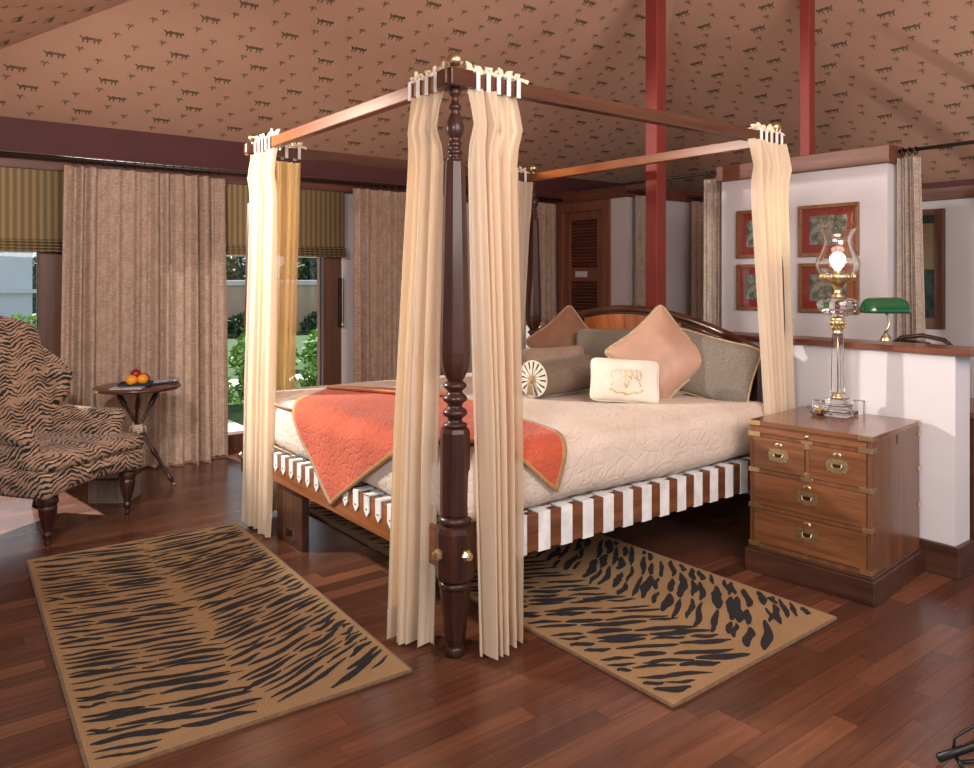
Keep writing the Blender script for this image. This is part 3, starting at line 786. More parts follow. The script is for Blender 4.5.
# bolster
b0 = Vector((1.085, .80, .872)); b1 = Vector((1.56, .865, .872)); ax = (b1 - b0).normalized()
def axm(p, a):
    q = a.to_track_quat('Z', 'Y').to_matrix().to_4x4(); return Matrix.Translation(p) @ q
L = (b1 - b0).length
bm_ = MB(); n = 40; pr_ = [(0, .094), (.005, .100), (.02, .1025), (L / 2, .105), (L - .02, .1025), (L - .005, .10), (L, .094)]
bm_.lathe(pr_, n, mat=axm(b0, ax)); bo = bm_.build('bolster', M['bolster_tweed']); tag(bo, 'taupe bolster with pleated cream and black striped end', 'bolster')
ed = MB(); v = []; f = []; fm = []
NN = 96; rings = [.018, .055, .093]
for r in rings:
    for i in range(NN): v.append(axm(b0 - ax * (.004 + .010 * (1 - r / .09)), ax) @ Vector((r * math.cos(2 * PI * i / NN), r * math.sin(2 * PI * i / NN), .002 * math.sin(i * PI / 2))))
for k in range(2):
    for i in range(NN): f.append((k * NN + i, k * NN + (i + 1) % NN, (k + 1) * NN + (i + 1) % NN, (k + 1) * NN + i)); fm.append(1 if i % 6 in ((0, 1) if k else (0,)) else 0)
mk('pleated_end', v, f, mats=[M['white_linen'], M['black']], fmat=fm, parent=bo)
MB().tube([axm(b0, ax) @ Vector((.097 * math.cos(2 * PI * i / 32), .097 * math.sin(2 * PI * i / 32), -.002)) for i in range(32)], .0045, 6, closed=True).build('cord_edge', M['white_linen'], bo)
MB().lathe([(0, .02), (.008, .021), (.016, .014), (.02, .004)], 16, mat=axm(b0 - ax * .012, -ax)).build('rosette', M['piping'], bo)
ts = MB(); c0 = b0 - ax * .03
for k in range(10):
    a = k / 10 * 2 * PI; ts.tube([c0, c0 + Vector((.008 * math.cos(a), .008 * math.sin(a), -.03)), c0 + Vector((.014 * math.cos(a), .014 * math.sin(a), -.085))], .0032, 5)
ts.build('tassel', M['gold_cord'], bo)

# ================================================================== DRAPERY
def drape_mesh(name, top, bot, zt, zb, folds, amp0, amp1, mat, parent, seed=0, nz=24, ppf=16, pouf=0.0, sharp=.7, wave=0.0, uvw=1.0, out=1, t0=0.0, lift=0.0):
    rr = random.Random(seed); n = int(folds * ppf)
    ph = [rr.uniform(0, 6) for _ in range(6)]
    tx = Vector(top[0]), Vector(top[1]); bx = Vector(bot[0]), Vector(bot[1])
    v = []; f = []; uv = []
    arc = 0
    for j in range(nz + 1):
        t = t0 + (1 - t0) * j / nz
        e0 = tx[0].lerp(bx[0], t); e1 = tx[1].lerp(bx[1], t); d_ = (e1 - e0); nn = Vector((-d_.y, d_.x)).normalized() * out
        amp = amp0 + (amp1 - amp0) * min(1, t * 1.6)
        for i in range(n + 1):
            s = i / n
            w = s + .012 * math.sin(9 * s + ph[0]) + .22 / folds * math.sin(2 * PI * s * 4.3 + ph[4]) + .35 / folds * math.sin(2 * PI * s * 1.7 + ph[1]) * .5
            g = math.sin(2 * PI * folds * w + ph[2] + .5 * math.sin(3.1 * t + ph[3] + 5 * s) * (t > .0) * t)
            g = math.copysign(abs(g) ** sharp, g)
            g2 = math.sin(2 * PI * folds * 2.3 * s + ph[4] + t) * .22
            off = amp * (g + g2) * (1 + .35 * math.sin(5 * s + ph[5]) + .3 * math.sin(17 * s + ph[1]))
            off += wave * math.sin(2.2 * t * PI + s * 3)
            if pouf: off += pouf * math.exp(-((t - .06) / .035) ** 2) * (.6 + .4 * math.sin(2 * PI * folds * s + 1))
            p = e0.lerp(e1, s) + nn * (off + lift)
            z = zt + (zb - zt) * t
            v.append((p.x, p.y, z)); uv.append((s * uvw, (zt - z)))
    for j in range(nz):
        for i in range(n):
            a = j * (n + 1) + i; f.append((a, a + 1, a + n + 2, a + n + 1))
    return mk(name, v, f, mat, parent, True, uvs=uv)

def rod_rings(p0, p1, z, s0, s1, n, parent, r=.024):
    for i in range(n):
        t = s0 + (s1 - s0) * (i + .5) / n; p = Vector(p0).lerp(Vector(p1), t); d_ = (Vector(p1) - Vector(p0)).normalized()
        q = axm(Vector((p.x, p.y, z - .008)), Vector((d_.x, d_.y, 0)))
        MB().tube([q @ Vector((r * math.cos(a * PI / 6), r * math.sin(a * PI / 6), 0)) for a in range(12)], .0045, 5, closed=True).build('ring', M['ring_wood'], parent)

def window_curtain(loc, p0, p1, z0, z1, folds, amp, label, seed, nrings, mat='drape', rodz=None, q0=None, q1=None, uvw=2.0, group='patterned linen curtains'):
    e = empty('curtain', (0, 0, 0)); tag(e, label, 'curtain', group)
    drape_mesh('panel', (p0, p1), (q0 or p0, q1 or p1), z1, z0, folds, amp * .7, amp, M[mat], e, seed, 22, uvw=uvw)
    # gathered heading
    drape_mesh('heading', (p0, p1), (p0, p1), z1 + .012, z1 - .05, folds * 1.0, amp * .8, amp * .8, M[mat], e, seed, 3, uvw=uvw)
    if nrings: rod_rings(p0, p1, rodz or z1 + .05, 0.02, .98, nrings, e)
    return e
def rod(p0, p1, z, label, r=.016, mat='ring_wood', brk=()):
    e = MB().tube([(p0[0], p0[1], z), (p1[0], p1[1], z)], r, 12)
    o = e.build('curtain_rod', M[mat]); tag(o, label, 'curtain rod', 'curtain rods')
    if brk:
        for (bx_, by_, tx_, ty_) in brk: MB().tube([(bx_, by_, z), (tx_, ty_, z)], .01, 8).build('bracket', M[mat], o)
    return o
rod((-1.84, 3.76), (4.06, 3.76), 2.262, 'long dark curtain rod along the window wall header', brk=[(-.75, 3.76, -.75, 3.87), (1.5, 3.76, 1.5, 3.87), (3.6, 3.76, 3.6, 3.87)])
window_curtain(None, (-.72, 3.76), (.425, 3.76), .015, 2.2, 10, .048, 'wide patterned linen curtain behind the small fruit table', 1, 16, rodz=2.262, q0=(-.76, 3.74), q1=(.43, 3.70), uvw=2.2)
window_curtain(None, (1.54, 3.76), (2.75, 3.76), .015, 2.2, 11, .045, 'patterned linen curtain beyond the foot of the bed, right of the striped blind', 2, 16, rodz=2.262, uvw=2.2)
window_curtain(None, (3.62, 3.76), (3.99, 3.76), .015, 2.2, 5, .03, 'narrow patterned linen curtain left of the louvred door', 3, 6, rodz=2.262, uvw=.8)
rod((4.02, 2.76), (4.42, 2.76), 2.275, 'short dark rod on the closet wall header behind the left side of the red pole', .013, brk=[(4.04, 2.76, 4.09, 2.84)])
window_curtain(None, (4.10, 2.765), (4.50, 2.765), .015, 2.22, 5, .025, 'pale patterned curtain between the louvred door and the red pole', 4, 6, 'drape_grey', 2.275, uvw=.8)
rod((4.95, 2.76), (5.95, 2.76), 2.275, 'dark rod on the closet wall header right of the red pole', .013, brk=[(5.2, 2.76, 5.2, 2.84)])
window_curtain(None, (5.0, 2.765), (5.7, 2.765), .015, 2.215, 7, .03, 'brown patterned curtain on the white closet wall right of the red pole', 5, 9, rodz=2.275, uvw=1.2)
rod((3.37, 1.21), (3.37, 2.84), 2.235, 'thin dark rod from the picture partition back to the closet block', .011)
window_curtain(None, (3.37, 1.40), (3.37, 1.235), .015, 2.175, 3, .022, 'pale gathered curtain against the far end of the picture partition', 6, 3, 'drape_grey', 2.235, uvw=.4)
rod((3.40, -.075), (3.40, -2.6), 2.225, 'thin dark rod running forward from the near end of the picture partition', .012)
window_curtain(None, (3.40, -.08), (3.40, -.20), .015, 2.165, 4, .03, 'pale grey gathered curtain at the near end of the picture partition', 7, 3, 'drape_grey', 2.225, q0=(3.4, -.09), q1=(3.40, -.25), uvw=.5)

# roman blinds
def blind(x0, x1, zt, zb, label):
    v = []; f = []; n = 40; prof = []
    e = empty('roman_blind', (0, 0, 0)); tag(e, label, 'blind', 'striped roman blinds')
    for j in range(41):
        z = zt - (zt - zb - .09) * j / 40; prof.append((3.875, z))
    for k in range(4):      # stacked folds at the hem
        zb0 = zb + .09 - k * .022
        for a in range(7): prof.append((3.872 - .022 * math.sin(PI * a / 6) - .004 * k, zb0 - .022 * a / 6))
    for y, z in prof: v += [(x0, y, z), ((x0 + x1) / 2, y, z), (x1, y, z)]
    for j in range(len(prof) - 1):
        for i in range(2): a = j * 3 + i; f.append((a, a + 1, a + 4, a + 3))
    o = mk('shade_panel', v, f, M['blind'], e, True); m_ = o.modifiers.new('thick', 'SOLIDIFY'); m_.thickness = .006; m_.offset = 1
    MB().box(x0, x1, 3.87, 3.90, zt, zt + .03, .003).build('head_rail', M['ring_wood'], e)
    return e
blind(-1.80, -.66, 2.19, 1.60, 'striped roman blind over the left glass door, above the tiger chair')
bl = blind(-.15, 1.53, 2.19, 1.60, 'striped roman blind over the glass door behind the bright bed curtain')
MB().tube([(1.50, 3.86, 1.62), (1.50, 3.86, 1.02)], .003, 5).lathe([(0, .004), (.01, .009), (.03, .006), (.035, .002)], 8, c=(1.50, 3.86, .99)).build('pull_cord', M['white_strap'], bl)
MB().box(1.49, 1.53, 3.895, 3.93, .98, 1.42, .002).build('cord_cleat', M['ring_wood'], bl)

# bed curtains ---------------------------------------------------------
def tie(mb, ax, p, zc=2.17):
    w = .009; h = .036; d_ = .034
    if ax == 'y':   # rail runs along Y, loop round it at y = p[1]
        mb.box(p[0] - d_, p[0] + d_, p[1] - w, p[1] + w, zc + h - .004, zc + h, .001); mb.box(p[0] - d_, p[0] - d_ + .004, p[1] - w, p[1] + w, zc - h - .002, zc + h); mb.box(p[0] + d_ - .004, p[0] + d_, p[1] - w, p[1] + w, zc - h - .002, zc + h)
    else:
        mb.box(p[0] - w, p[0] + w, p[1] - d_, p[1] + d_, zc + h - .004, zc + h, .001); mb.box(p[0] - w, p[0] + w, p[1] - d_, p[1] - d_ + .004, zc - h - .002, zc + h); mb.box(p[0] - w, p[0] + w, p[1] + d_ - .004, p[1] + d_, zc - h - .002, zc + h)
def bow(mb, c, d, rr):
    c = Vector(c); d = Vector(d)
    for s_ in (-1, 1):
        u = (d * s_ + Vector((0, 0, .5)) + Vector((rr.uniform(-.5, .5), rr.uniform(-.5, .5), rr.uniform(-.3, .3)))).normalized()
        mb.tube([c, c + u * .018 + Vector((0, 0, .012)), c + u * .036 + Vector((0, 0, .008)), c + u * .028 - Vector((0, 0, .006)), c], [.004, .007, .008, .007, .004], 6)
        t2 = (d * s_ + Vector((rr.uniform(-.6, .6), rr.uniform(-.6, .6), -.1))).normalized()
        mb.tube([c, c + t2 * .018 + Vector((0, 0, .004)), c + t2 * .06 + Vector((0, 0, -.008))], [.004, .006, .009], 5)
def bed_curtain(panels, ties, label, seed):
    rr = random.Random(seed); e = empty('bed_curtain', (0, 0, 0)); tag(e, label, 'curtain', 'sheer bed curtains tied to the canopy')
    for k, pa in enumerate(panels):
        for nm, t0, nz_, lf in (('sheer_panel', 0, 30, 0), ('hem', .945, 3, .002)):
            if nm == 'hem' and not pa.get('hem', True): continue
            drape_mesh(nm, pa['top'], pa['bot'], pa['zt'], pa['zb'], pa['folds'], pa['a0'], pa['a1'], M[pa.get('mat', 'sheer')], e, seed + k * 7, nz_, 18, pa.get('pouf', 0), .75, pa.get('wave', 0), 1.0, out=pa.get('out', 1), t0=t0, lift=lf)
    for ax, p in ties:
        m_ = MB(); tie(m_, ax, p); o = m_.build('tie_loop', M['white_strap'], e)
        b = MB(); bow(b, (p[0], p[1], 2.214), (0, 1, 0) if ax == 'y' else (1, 0, 0), rr); b.build('bow', M['tie'], o)
    return e
# hem bands are modelled as a second short layer
def hem(e, pa, z, seed): pass
c1 = bed_curtain([dict(top=((-.01, .06), (-.01, .28)), bot=((-.055, .075), (-.11, .27)), zt=2.14, zb=.02, folds=3.0, a0=.018, a1=.046, pouf=.045, out=1)],
    [('y', (0, .085 + .062 * i)) for i in range(4)], 'cream sheer curtain hanging left of the near bedpost', 21)
c2 = bed_curtain([dict(top=((.05, -.01), (.285, -.01)), bot=((.045, -.09), (.235, -.105)), zt=2.14, zb=.02, folds=3.2, a0=.018, a1=.045, pouf=.045, out=-1)],
    [('x', (.085 + .050 * i, 0)) for i in range(5)], 'cream sheer curtain hanging right of the near bedpost', 33)
c3 = bed_curtain([dict(top=((-.02, 1.98), (-.02, 1.66)), bot=((-.05, 2.0), (-.06, 1.64)), zt=2.13, zb=.02, folds=4.2, a0=.016, a1=.028, pouf=.02, out=-1, mat='sheer'),
                  dict(top=((.03, 2.06), (.30, 2.06)), bot=((.04, 2.10), (.26, 2.10)), zt=2.12, zb=.02, folds=3.2, a0=.012, a1=.024, mat='sheer_thin', out=1)],
    [('y', (0, 1.93 - .05 * i)) for i in range(5)] + [('x', (.10 + .08 * i, 2.02)) for i in range(3)], 'sunlit cream sheer curtain at the left foot post by the window', 45)
c4 = bed_curtain([dict(top=((1.83, -.045), (2.15, -.045)), bot=((1.99, -.09), (2.19, -.088)), zt=2.14, zb=.02, folds=3.4, a0=.016, a1=.018, pouf=.03, out=-1)],
    [('x', (1.95 + .048 * i, 0)) for i in range(5)], 'cream sheer curtain at the head post beside the brass-bound chest', 57)
c5 = bed_curtain([dict(top=((1.74, 2.0), (2.10, 1.96)), bot=((1.80, 2.12), (2.07, 2.12)), zt=2.13, zb=.02, folds=3.2, a0=.014, a1=.02, out=1)],
    [('x', (1.80 + .08 * i, 2.02)) for i in range(4)], 'cream sheer curtain at the far head post, seen past the near post', 63)

# ================================================================== CHEST
ch = empty('campaign_chest', (1.954, -.429, 0), math.radians(5.2)); tag(ch, 'brass-bound wooden campaign chest of drawers used as a bedside table', 'chest of drawers')
hx, hy = .29, .285
MB().box(-hx - .02, hx + .02, -hy - .02, hy + .02, 0, .108, .006).box(-hx - .01, hx + .01, -hy - .01, hy + .01, .105, .12, .005).build('plinth', M['plinth'], ch)
MB().box(-hx, hx, -hy, hy, .115, .706, .002).build('carcass', M['chest_z'], ch)
MB().box(-hx - .004, hx + .004, -hy - .004, hy + .004, .708, .73, .003).build('top', M['chest_y'], ch)
F = -hx
def drawer(y0, y1, z0, z1, name='drawer'):
    d_ = MB().box(F - .0045, F + .01, y0, y1, z0, z1, .0015).build(name, M['chest_y'], ch)
    o = MB(); g = .0025
    for a in ((y0 - g, y1 + g, z1, z1 + g), (y0 - g, y1 + g, z0 - g, z0), (y0 - g, y0, z0, z1), (y1, y1 + g, z0, z1)): o.box(F - .0012, F + .001, *a)
    o.build('shadow_gap', M['ring_wood'], d_)
    return d_
def esc(par, y, z, r=.017):
    m_ = Matrix.Translation((F - .0045, y, z)) @ Matrix.Rotation(-PI / 2, 4, 'Y') @ Matrix.Diagonal((.8, 1.15, 1, 1))
    MB().lathe([(0, r), (.002, r * .95), (.003, r * .6)], 16, mat=m_).build('escutcheon', M['brass'], par)
    MB().box(F - .0082, F - .0072, y - .002, y + .002, z - .006, z + .005).build('keyhole', M['black'], par)
def pull(par, y, z):
    x = F - .0045; v = []; n = 32
    # lobed backplate
    o = []
    for i in range(n):
        a = 2 * PI * i / n; sx = math.copysign(abs(math.cos(a)) ** .45, math.cos(a)); sz = math.copysign(abs(math.sin(a)) ** .45, math.sin(a)); k = 1 + .06 * math.cos(8 * a); o.append((y + .048 * sx * k, z + .030 * sz * k))
    v = [(x, a, b) for a, b in o] + [(x - .003, a, b) for a, b in o]
    MB().add(v, [tuple(range(n))[::-1], tuple(range(n, 2 * n))] + [(i, (i + 1) % n, n + (i + 1) % n, n + i) for i in range(n)]).build('handle_plate', M['old_brass'], par)
    MB().box(x - .0045, x - .0025, y - .022, y + .022, z - .012, z + .008).build('handle_recess', M['ring_wood'], par)
    MB().tube([(x - .005, y - .022, z + .010), (x - .008, y - .02, z - .008), (x - .009, y, z - .012), (x - .008, y + .02, z - .008), (x - .005, y + .022, z + .010)], .0028, 6).build('handle_bail', M['brass'], par)
iy = hy - .022
s0 = drawer(-iy, iy, .673, .700, 'top_drawer')
MB().lathe([(0, .008), (.004, .01), (.007, .006)], 12, mat=Matrix.Translation((F - .0045, .0, .687)) @ Matrix.Rotation(-PI / 2, 4, 'Y')).build('knob', M['old_brass'], s0)
for y0, y1 in ((-iy, -.012), (.012, iy)):
    d_ = drawer(y0, y1, .502, .652); esc(d_, (y0 + y1) / 2, .626); pull(d_, (y0 + y1) / 2, .578)
d_ = drawer(-iy, iy, .330, .478); esc(d_, 0, .452); pull(d_, 0, .405)
d_ = drawer(-iy, iy, .145, .305); esc(d_, 0, .282); pull(d_, 0, .235)
def bracket(y, z, w, h, both=True):
    m_ = MB(); s_ = -1 if y < 0 else 1; yo = s_ * (hy + .0045)
    m_.box(F - .0065, F - .001, yo, yo - s_ * w, z, z + h, .001)
    m_.box(F - .0065, F + .045, yo, yo - s_ * .004, z, z + h, .001)
    m_.build('corner_bracket', M['brass'], ch)
for s_ in (-1, 1):
    for z, w in ((.708, .06), (.655, .06), (.482, .055), (.308, .045), (.124, .055)): bracket(s_ * .1, z, w, .021)
for z in (.708, .66, .49, .32): MB().box(hx - .03, hx + .006, -hy - .006, -hy + .002, z, z + .02, .001).build('corner_bracket', M['brass'], ch)
m_ = MB(); m_.box(F - .0065, F - .001, -.028, .028, .654, .670, .001).box(F - .0065, F - .001, -.012, .012, .630, .655, .001); m_.build('tee_strap', M['brass'], ch)
m_ = MB(); m_.box(F - .0065, F - .001, -.028, .028, .481, .497, .001).box(F - .0065, F - .001, -.012, .012, .496, .52, .001); m_.build('tee_strap', M['brass'], ch)
MB().box(-.01, .004, -hy - .001, -hy + .001, .66, .70).build('lock_slot', M['black'], ch)

# glass oil-style lamp ---------------------------------------------------
lx, ly, lz = 2.085, -.375, .731
lp = empty('glass_lamp', (lx, ly, lz), math.radians(8)); tag(lp, 'tall crystal column lamp with lit bulb in a hurricane shade, standing on the chest', 'lamp')
lp.scale = (1, 1, 1.05)
MB().box(-.075, .075, -.075, .075, 0, .022, .004).box(-.058, .058, -.058, .058, .023, .05, .004).box(-.046, .046, -.046, .046, .051, .082, .004).build('base', M['crystal'], lp)
MB().lathe([(.082, .03), (.088, .034), (.094, .026), (.10, .022), (.106, .026)], 20).build('base_collar', M['brass'], lp)
MB().lathe([(.104, .036), (.12, .034), (.35, .029), (.388, .027)], 8, smooth=False).build('column', M['crystal'], lp)
MB().tube([(0, 0, .10), (0, 0, .50)], .004, 8).build('inner_rod', M['brass'], lp)
cp = MB().lathe([(.385, .018), (.392, .026), (.40, .022), (.415, .022), (.43, .03), (.445, .036), (.455, .03), (.462, .036), (.468, .028)], 24)
for i in range(12):
    a = i * PI / 6
    for zz, r in ((.415, .026), (.438, .034)):
        q = Vector((math.cos(a), math.sin(a), 0)); cp.tube([q * r * .8 + Vector((0, 0, zz - .012)), q * r + Vector((0, 0, zz)), q * (r + .008) + Vector((0, 0, zz + .01)), q * (r + .01) + Vector((0, 0, zz + .002))], [.003, .004, .004, .002], 5)
cp.build('capital', M['brass'], lp)
MB().lathe([(.468, .02), (.475, .045), (.492, .075), (.51, .092), (.53, .098), (.545, .094), (.556, .078), (.562, .05), (.565, .03)], 16, smooth=False).build('glass_font', M['crystal'], lp)
MB().lathe([(.562, .03), (.572, .032), (.58, .022), (.60, .018), (.615, .026), (.628, .03), (.64, .05), (.65, .07), (.656, .078), (.668, .078), (.670, .07)], 28).build('burner', M['brass'], lp)
gl_ = MB()
for i in range(26):
    a = i * 2 * PI / 26; gl_.tube([(.08 * math.cos(a), .08 * math.sin(a), .648), (.083 * math.cos(a), .083 * math.sin(a), .672)], .0035, 5)
gl_.build('gallery', M['brass'], lp)
MB().lathe([(.672, .074), (.685, .088), (.705, .098), (.722, .102), (.74, .098), (.77, .082), (.80, .068), (.83, .061), (.855, .064), (.875, .075), (.892, .086)], 32, cap=False).build('hurricane_shade', M['crystal'], lp)
q = [o_ for o_ in bpy.data.objects if o_.name == 'hurricane_shade'][0].modifiers.new('t', 'SOLIDIFY'); q.thickness = .003; q.use_rim = False
MB().lathe([(.67, .016), (.69, .016), (.694, .014)], 16).build('bulb_socket', M['brass'], lp)
MB().lathe([(.694, .014), (.705, .019), (.72, .030), (.74, .037), (.757, .036), (.77, .026), (.778, .012), (.78, .001)], 24).build('bulb', M['bulb'], lp)
MB().tube([(.07, .03, .006), (.11, .10, .005), (.13, .16, .005), (.17, .22, .005)], .003, 6).build('cord', M['white_strap'], lp)
light('lamp_bulb_light', 'POINT', (lx, ly, lz + .99), (lx, ly, 0), 4, (1.0, .78, .5), shadow_soft_size=.03)

bw = empty('glass_dish', (2.015, -.315, .731)); tag(bw, 'small cut-glass dish on the chest top in front of the lamp', 'dish')
MB().lathe([(0, .022), (.004, .03), (.012, .042), (.03, .052), (.042, .055), (.042, .052), (.03, .048), (.014, .038), (.008, .02)], 20, smooth=False).build('bowl', M['crystal'], bw)
sw = MB(); rr = random.Random(2); 
for i in range(14):
    a = rr.uniform(0, 6.28); r = rr.uniform(0, .028); sw.lathe([(0, .002), (.003, .006), (.008, .006), (.011, .002)], 8, c=(r * math.cos(a), r * math.sin(a), .012 + rr.uniform(0, .012)))
so = sw.build('sweets', simple('gold_wrapped_sweets', srgb(196, 150, 66), .4, .4, 90)); so.location = (2.015, -.315, .731); tag(so, 'gold wrapped sweets in the cut-glass dish', 'sweets', kind='stuff')
for (dx, dy, rz, s_, lab) in ((.16, -.05, .2, 1.0, 'small clear crystal block right of the lamp base'), (-.02, .10, -.3, .9, 'small clear crystal block left of the lamp base')):
    o = MB().box(-.02, .02, -.028, .028, 0, .07 * s_, .004).build('crystal_block', M['crystal']); o.location = (lx + dx * .0 - .0 + (.0 if dx < 0 else .11), ly + (dy * 1.0 if dx < 0 else -.05), .731); o.rotation_euler = (0, 0, rz)
    tag(o, lab, 'ornament', 'crystal blocks by the lamp')

# ================================================================== PICTURES
def picture(y0, y1, z0, z1, label, seed):
    x = 3.299; e = empty('framed_picture', (x, (y0 + y1) / 2, z0)); tag(e, label, 'picture', 'framed pictures on the partition')
    w = (y1 - y0) / 2; h = z1 - z0; fr_ = MB(); t = .026
    for a in ((-w, w, 0, t), (-w, w, h - t, h), (-w, -w + t, t, h - t), (w - t, w, t, h - t)): fr_.box(-.022, 0, *a, .004)
    fr_.build('frame', M['pic_frame'], e)
    MB().box(-.010, 0, -w + t, w - t, t, h - t).build('mat_board', M['pic_mat'], e)
    tt = NT('painted_scene_%d' % seed); o_ = tt.obj(); n_ = tt.noise(o_, 16 + seed, 5, .7)
    tt.base(tt.ramp(n_, [(.3, srgb(34, 44, 36)), (.48, srgb(84, 96, 84)), (.6, srgb(150, 150, 140)), (.75, srgb(66, 54, 42))])).rough(.5)
    MB().box(-.012, -.0095, -w + t + .055, w - t - .055, t + .055, h - t - .05).build('print', tt.m, e)
    MB().box(-.016, -.015, -w + t, w - t, t, h - t).build('glazing', M['pane'], e)
M['pic_frame'] = simple('gilt_walnut_frame', srgb(128, 84, 48), .35, .25, 40)
M['pic_mat'] = simple('red_mat', srgb(138, 48, 40), .8, .06)
picture(.125, .545, 1.565, 1.915, 'upper right framed landscape on the white partition behind the lamp', 1)
picture(.125, .545, 1.185, 1.52, 'lower right framed landscape on the white partition, right of the bed curtain', 2)
picture(.63, 1.04, 1.565, 1.915, 'upper left framed picture on the partition, partly behind the bed curtain', 3)
picture(.63, 1.04, 1.185, 1.52, 'lower left framed picture on the partition, partly behind the bed curtain', 4)

# ================================================================== DESK ALCOVE
dk = empty('desk', (2.78, -.25, 0)); tag(dk, 'dark wooden desk behind the low wall', 'desk')
MB().box(-.26, .26, -.6, .5, .73, .76, .004).build('desktop', M['cap_y'], dk)
for a in (-.23, .23):
    for b in (-.56, .46): MB().box(a - .02, a + .02, b - .02, b + .02, 0, .73, .003).build('leg', M['plinth'], dk)
bk = empty('bankers_lamp', (2.75, -.30, .761), math.radians(-37.6 + 0)); tag(bk, "banker's lamp with green glass shade and brass stem, behind the low wall", 'lamp')
MB().lathe([(0, .075), (.012, .078), (.02, .06), (.035, .03), (.06, .018), (.12, .014), (.22, .012), (.27, .016), (.29, .028), (.31, .032), (.33, .024), (.345, .012), (.36, .009)], 24).build('stem', M['old_brass'], bk)
MB().tube([(0, 0, .35), (.012, .0, .38), (.022, 0, .41), (.012, 0, .44), (.0, 0, .465)], .007, 8).build('gooseneck', M['old_brass'], bk)
MB().tube([(-.03, 0, .462), (.06, 0, .462), (.125, 0, .462), (.15, 0, .47)], .004, 6).build('shade_arm', M['old_brass'], bk)
v = []; f = []; n = 24; k_ = 14
for i in range(n + 1):
    u = -1 + 2 * i / n; r = .048 * max(.02, 1 - abs(u) ** 8) ** .5
    for j in range(k_ + 1):
        a = PI * j / k_; v.append((u * .128 - 0.005, -.066 * math.cos(a) * (r / .048), .462 + r * 1.75 * math.sin(a)))
for i in range(n):
    for j in range(k_): a = i * (k_ + 1) + j; f.append((a, a + 1, a + k_ + 2, a + k_ + 1))
o = mk('lamp_shade', v, f, M['green_glass'], bk, True); q = o.modifiers.new('t', 'SOLIDIFY'); q.thickness = .005
dc = empty('desk_chair', (3.12, -.26, 0), 0); tag(dc, 'dark bentwood chair whose curved back shows above the low wall', 'chair')
MB().lathe([(.44, .19), (.455, .2), (.475, .2), (.48, .18)], 28).build('seat', M['mahogany_x'], dc)
for a, b in ((-.13, -.13), (-.13, .13), (.13, -.13), (.13, .13)): MB().tube([(a * 1.25, b * 1.25, 0), (a, b, .445)], [.012, .016], 8).build('leg', M['mahogany'], dc)
MB().tube([(.05, -.2, .46), (.1, -.26, .75), (.11, -.24, .98), (.11, -.15, 1.055), (.11, -.03, 1.075), (.11, .09, 1.055), (.11, .2, .98), (.1, .22, .75), (.05, .18, .46)], .014, 8).tube([(.10, -.2, .95), (.07, -.08, 1.03), (.10, .1, 1.04)], .01, 8).build('back_frame', M['mahogany'], dc)

# ================================================================== WING CHAIR
wc = empty('wing_chair', (-.965, 2.71, 0), -2.515); tag(wc, 'tiger-striped wing armchair with dark fluted legs by the window', 'armchair')
def soft(name, lo, hi, r, fn=None, step=.03):
    v, f = rgrid(lo, hi, r, step, fn); return MB().add(v, f, True).build(name, M['tiger'], wc)
def seat_d(p):
    p = p.copy(); 
    if p.y < .1: p.x *= 1 - .25 * (.1 - p.y)
    if p.z < .33 and p.y > 0: p.z += .035 * (1 - (p.x / .37) ** 2) * 1
    return p
soft('seat_frame', (-.37, -.34, .25), (.37, .37, .41), .035, seat_d)
def cush(p): 
    q = p.copy(); q.z += .018 * (1 - (p.x / .36) ** 2) * (1 - (p.y / .36) ** 2) * (p.z > .44); 
    if p.y < .20: q.x *= .72
    return q
soft('seat_cushion', (-.36, -.26, .395), (.36, .385, .475), .035, cush)
def back_d(p):
    q = p.copy(); h = (p.z - .4) / .78; q.y -= .17 * h; q.y -= .10 * (1 - 0) * 0
    q.z += .0 - .10 * (p.x / .33) ** 2 * max(0, h) ** 2
    q.y += .05 * (p.x / .33) ** 2
    return q
soft('backrest', (-.30, -.34, .36), (.30, -.22, 1.20), .055, back_d)
def wing_d(s_):
    def d(p):
        q = p.copy(); h = min(1, max(0, (p.z - .5) / .62)); t = (p.y + .34) / .30   # 0 back .. 1 front
        ks = [(0, .10), (.2, .15), (.42, .24), (.65, .29), (.85, .23), (1, .10)]
        for (a_, e_a), (b_, e_b) in zip(ks, ks[1:]):
            if a_ <= h <= b_: u_ = (h - a_) / (b_ - a_); prof = e_a + (e_b - e_a) * (u_ * u_ * (3 - 2 * u_))
        q.y = -.34 + prof * t - .17 * h
        q.z -= (.16 * t ** 2 * h ** 3 + .06 * h)
        q.x += s_ * .07 * t * h
        return q
    return d
for s_ in (-1, 1):
    x0, x1 = sorted((s_ * .245, s_ * .325)); soft('wing', (x0, -.34, .5), (x1, -.04, 1.16), .035, wing_d(s_), .025)
    def arm_d(p, s_=s_):
        q = p.copy(); q.x += s_ * (.05 * max(0, p.y + .1) + .03 * (p.z > .56)); q.z += .03 * max(0, -(p.y)) ; return q
    x0, x1 = sorted((s_ * .235, s_ * .335)); soft('arm', (x0, -.32, .36), (x1, .235, .625), .045, arm_d)
for a, b in ((-.29, .30), (.29, .30)):
    MB().lathe([(0, .010), (.01, .018), (.03, .014), (.045, .020), (.06, .026), (.075, .020), (.085, .022), (.13, .034), (.17, .044), (.20, .048), (.215, .042), (.222, .052), (.24, .054), (.26, .05)], 14, c=(a, b, 0), smooth=False).build('leg', M['mahogany'], wc)
for a in (-.25, .25): MB().tube([(a, -.36, 0), (a, -.28, .26)], [.018, .026], 8).build('leg', M['mahogany'], wc)

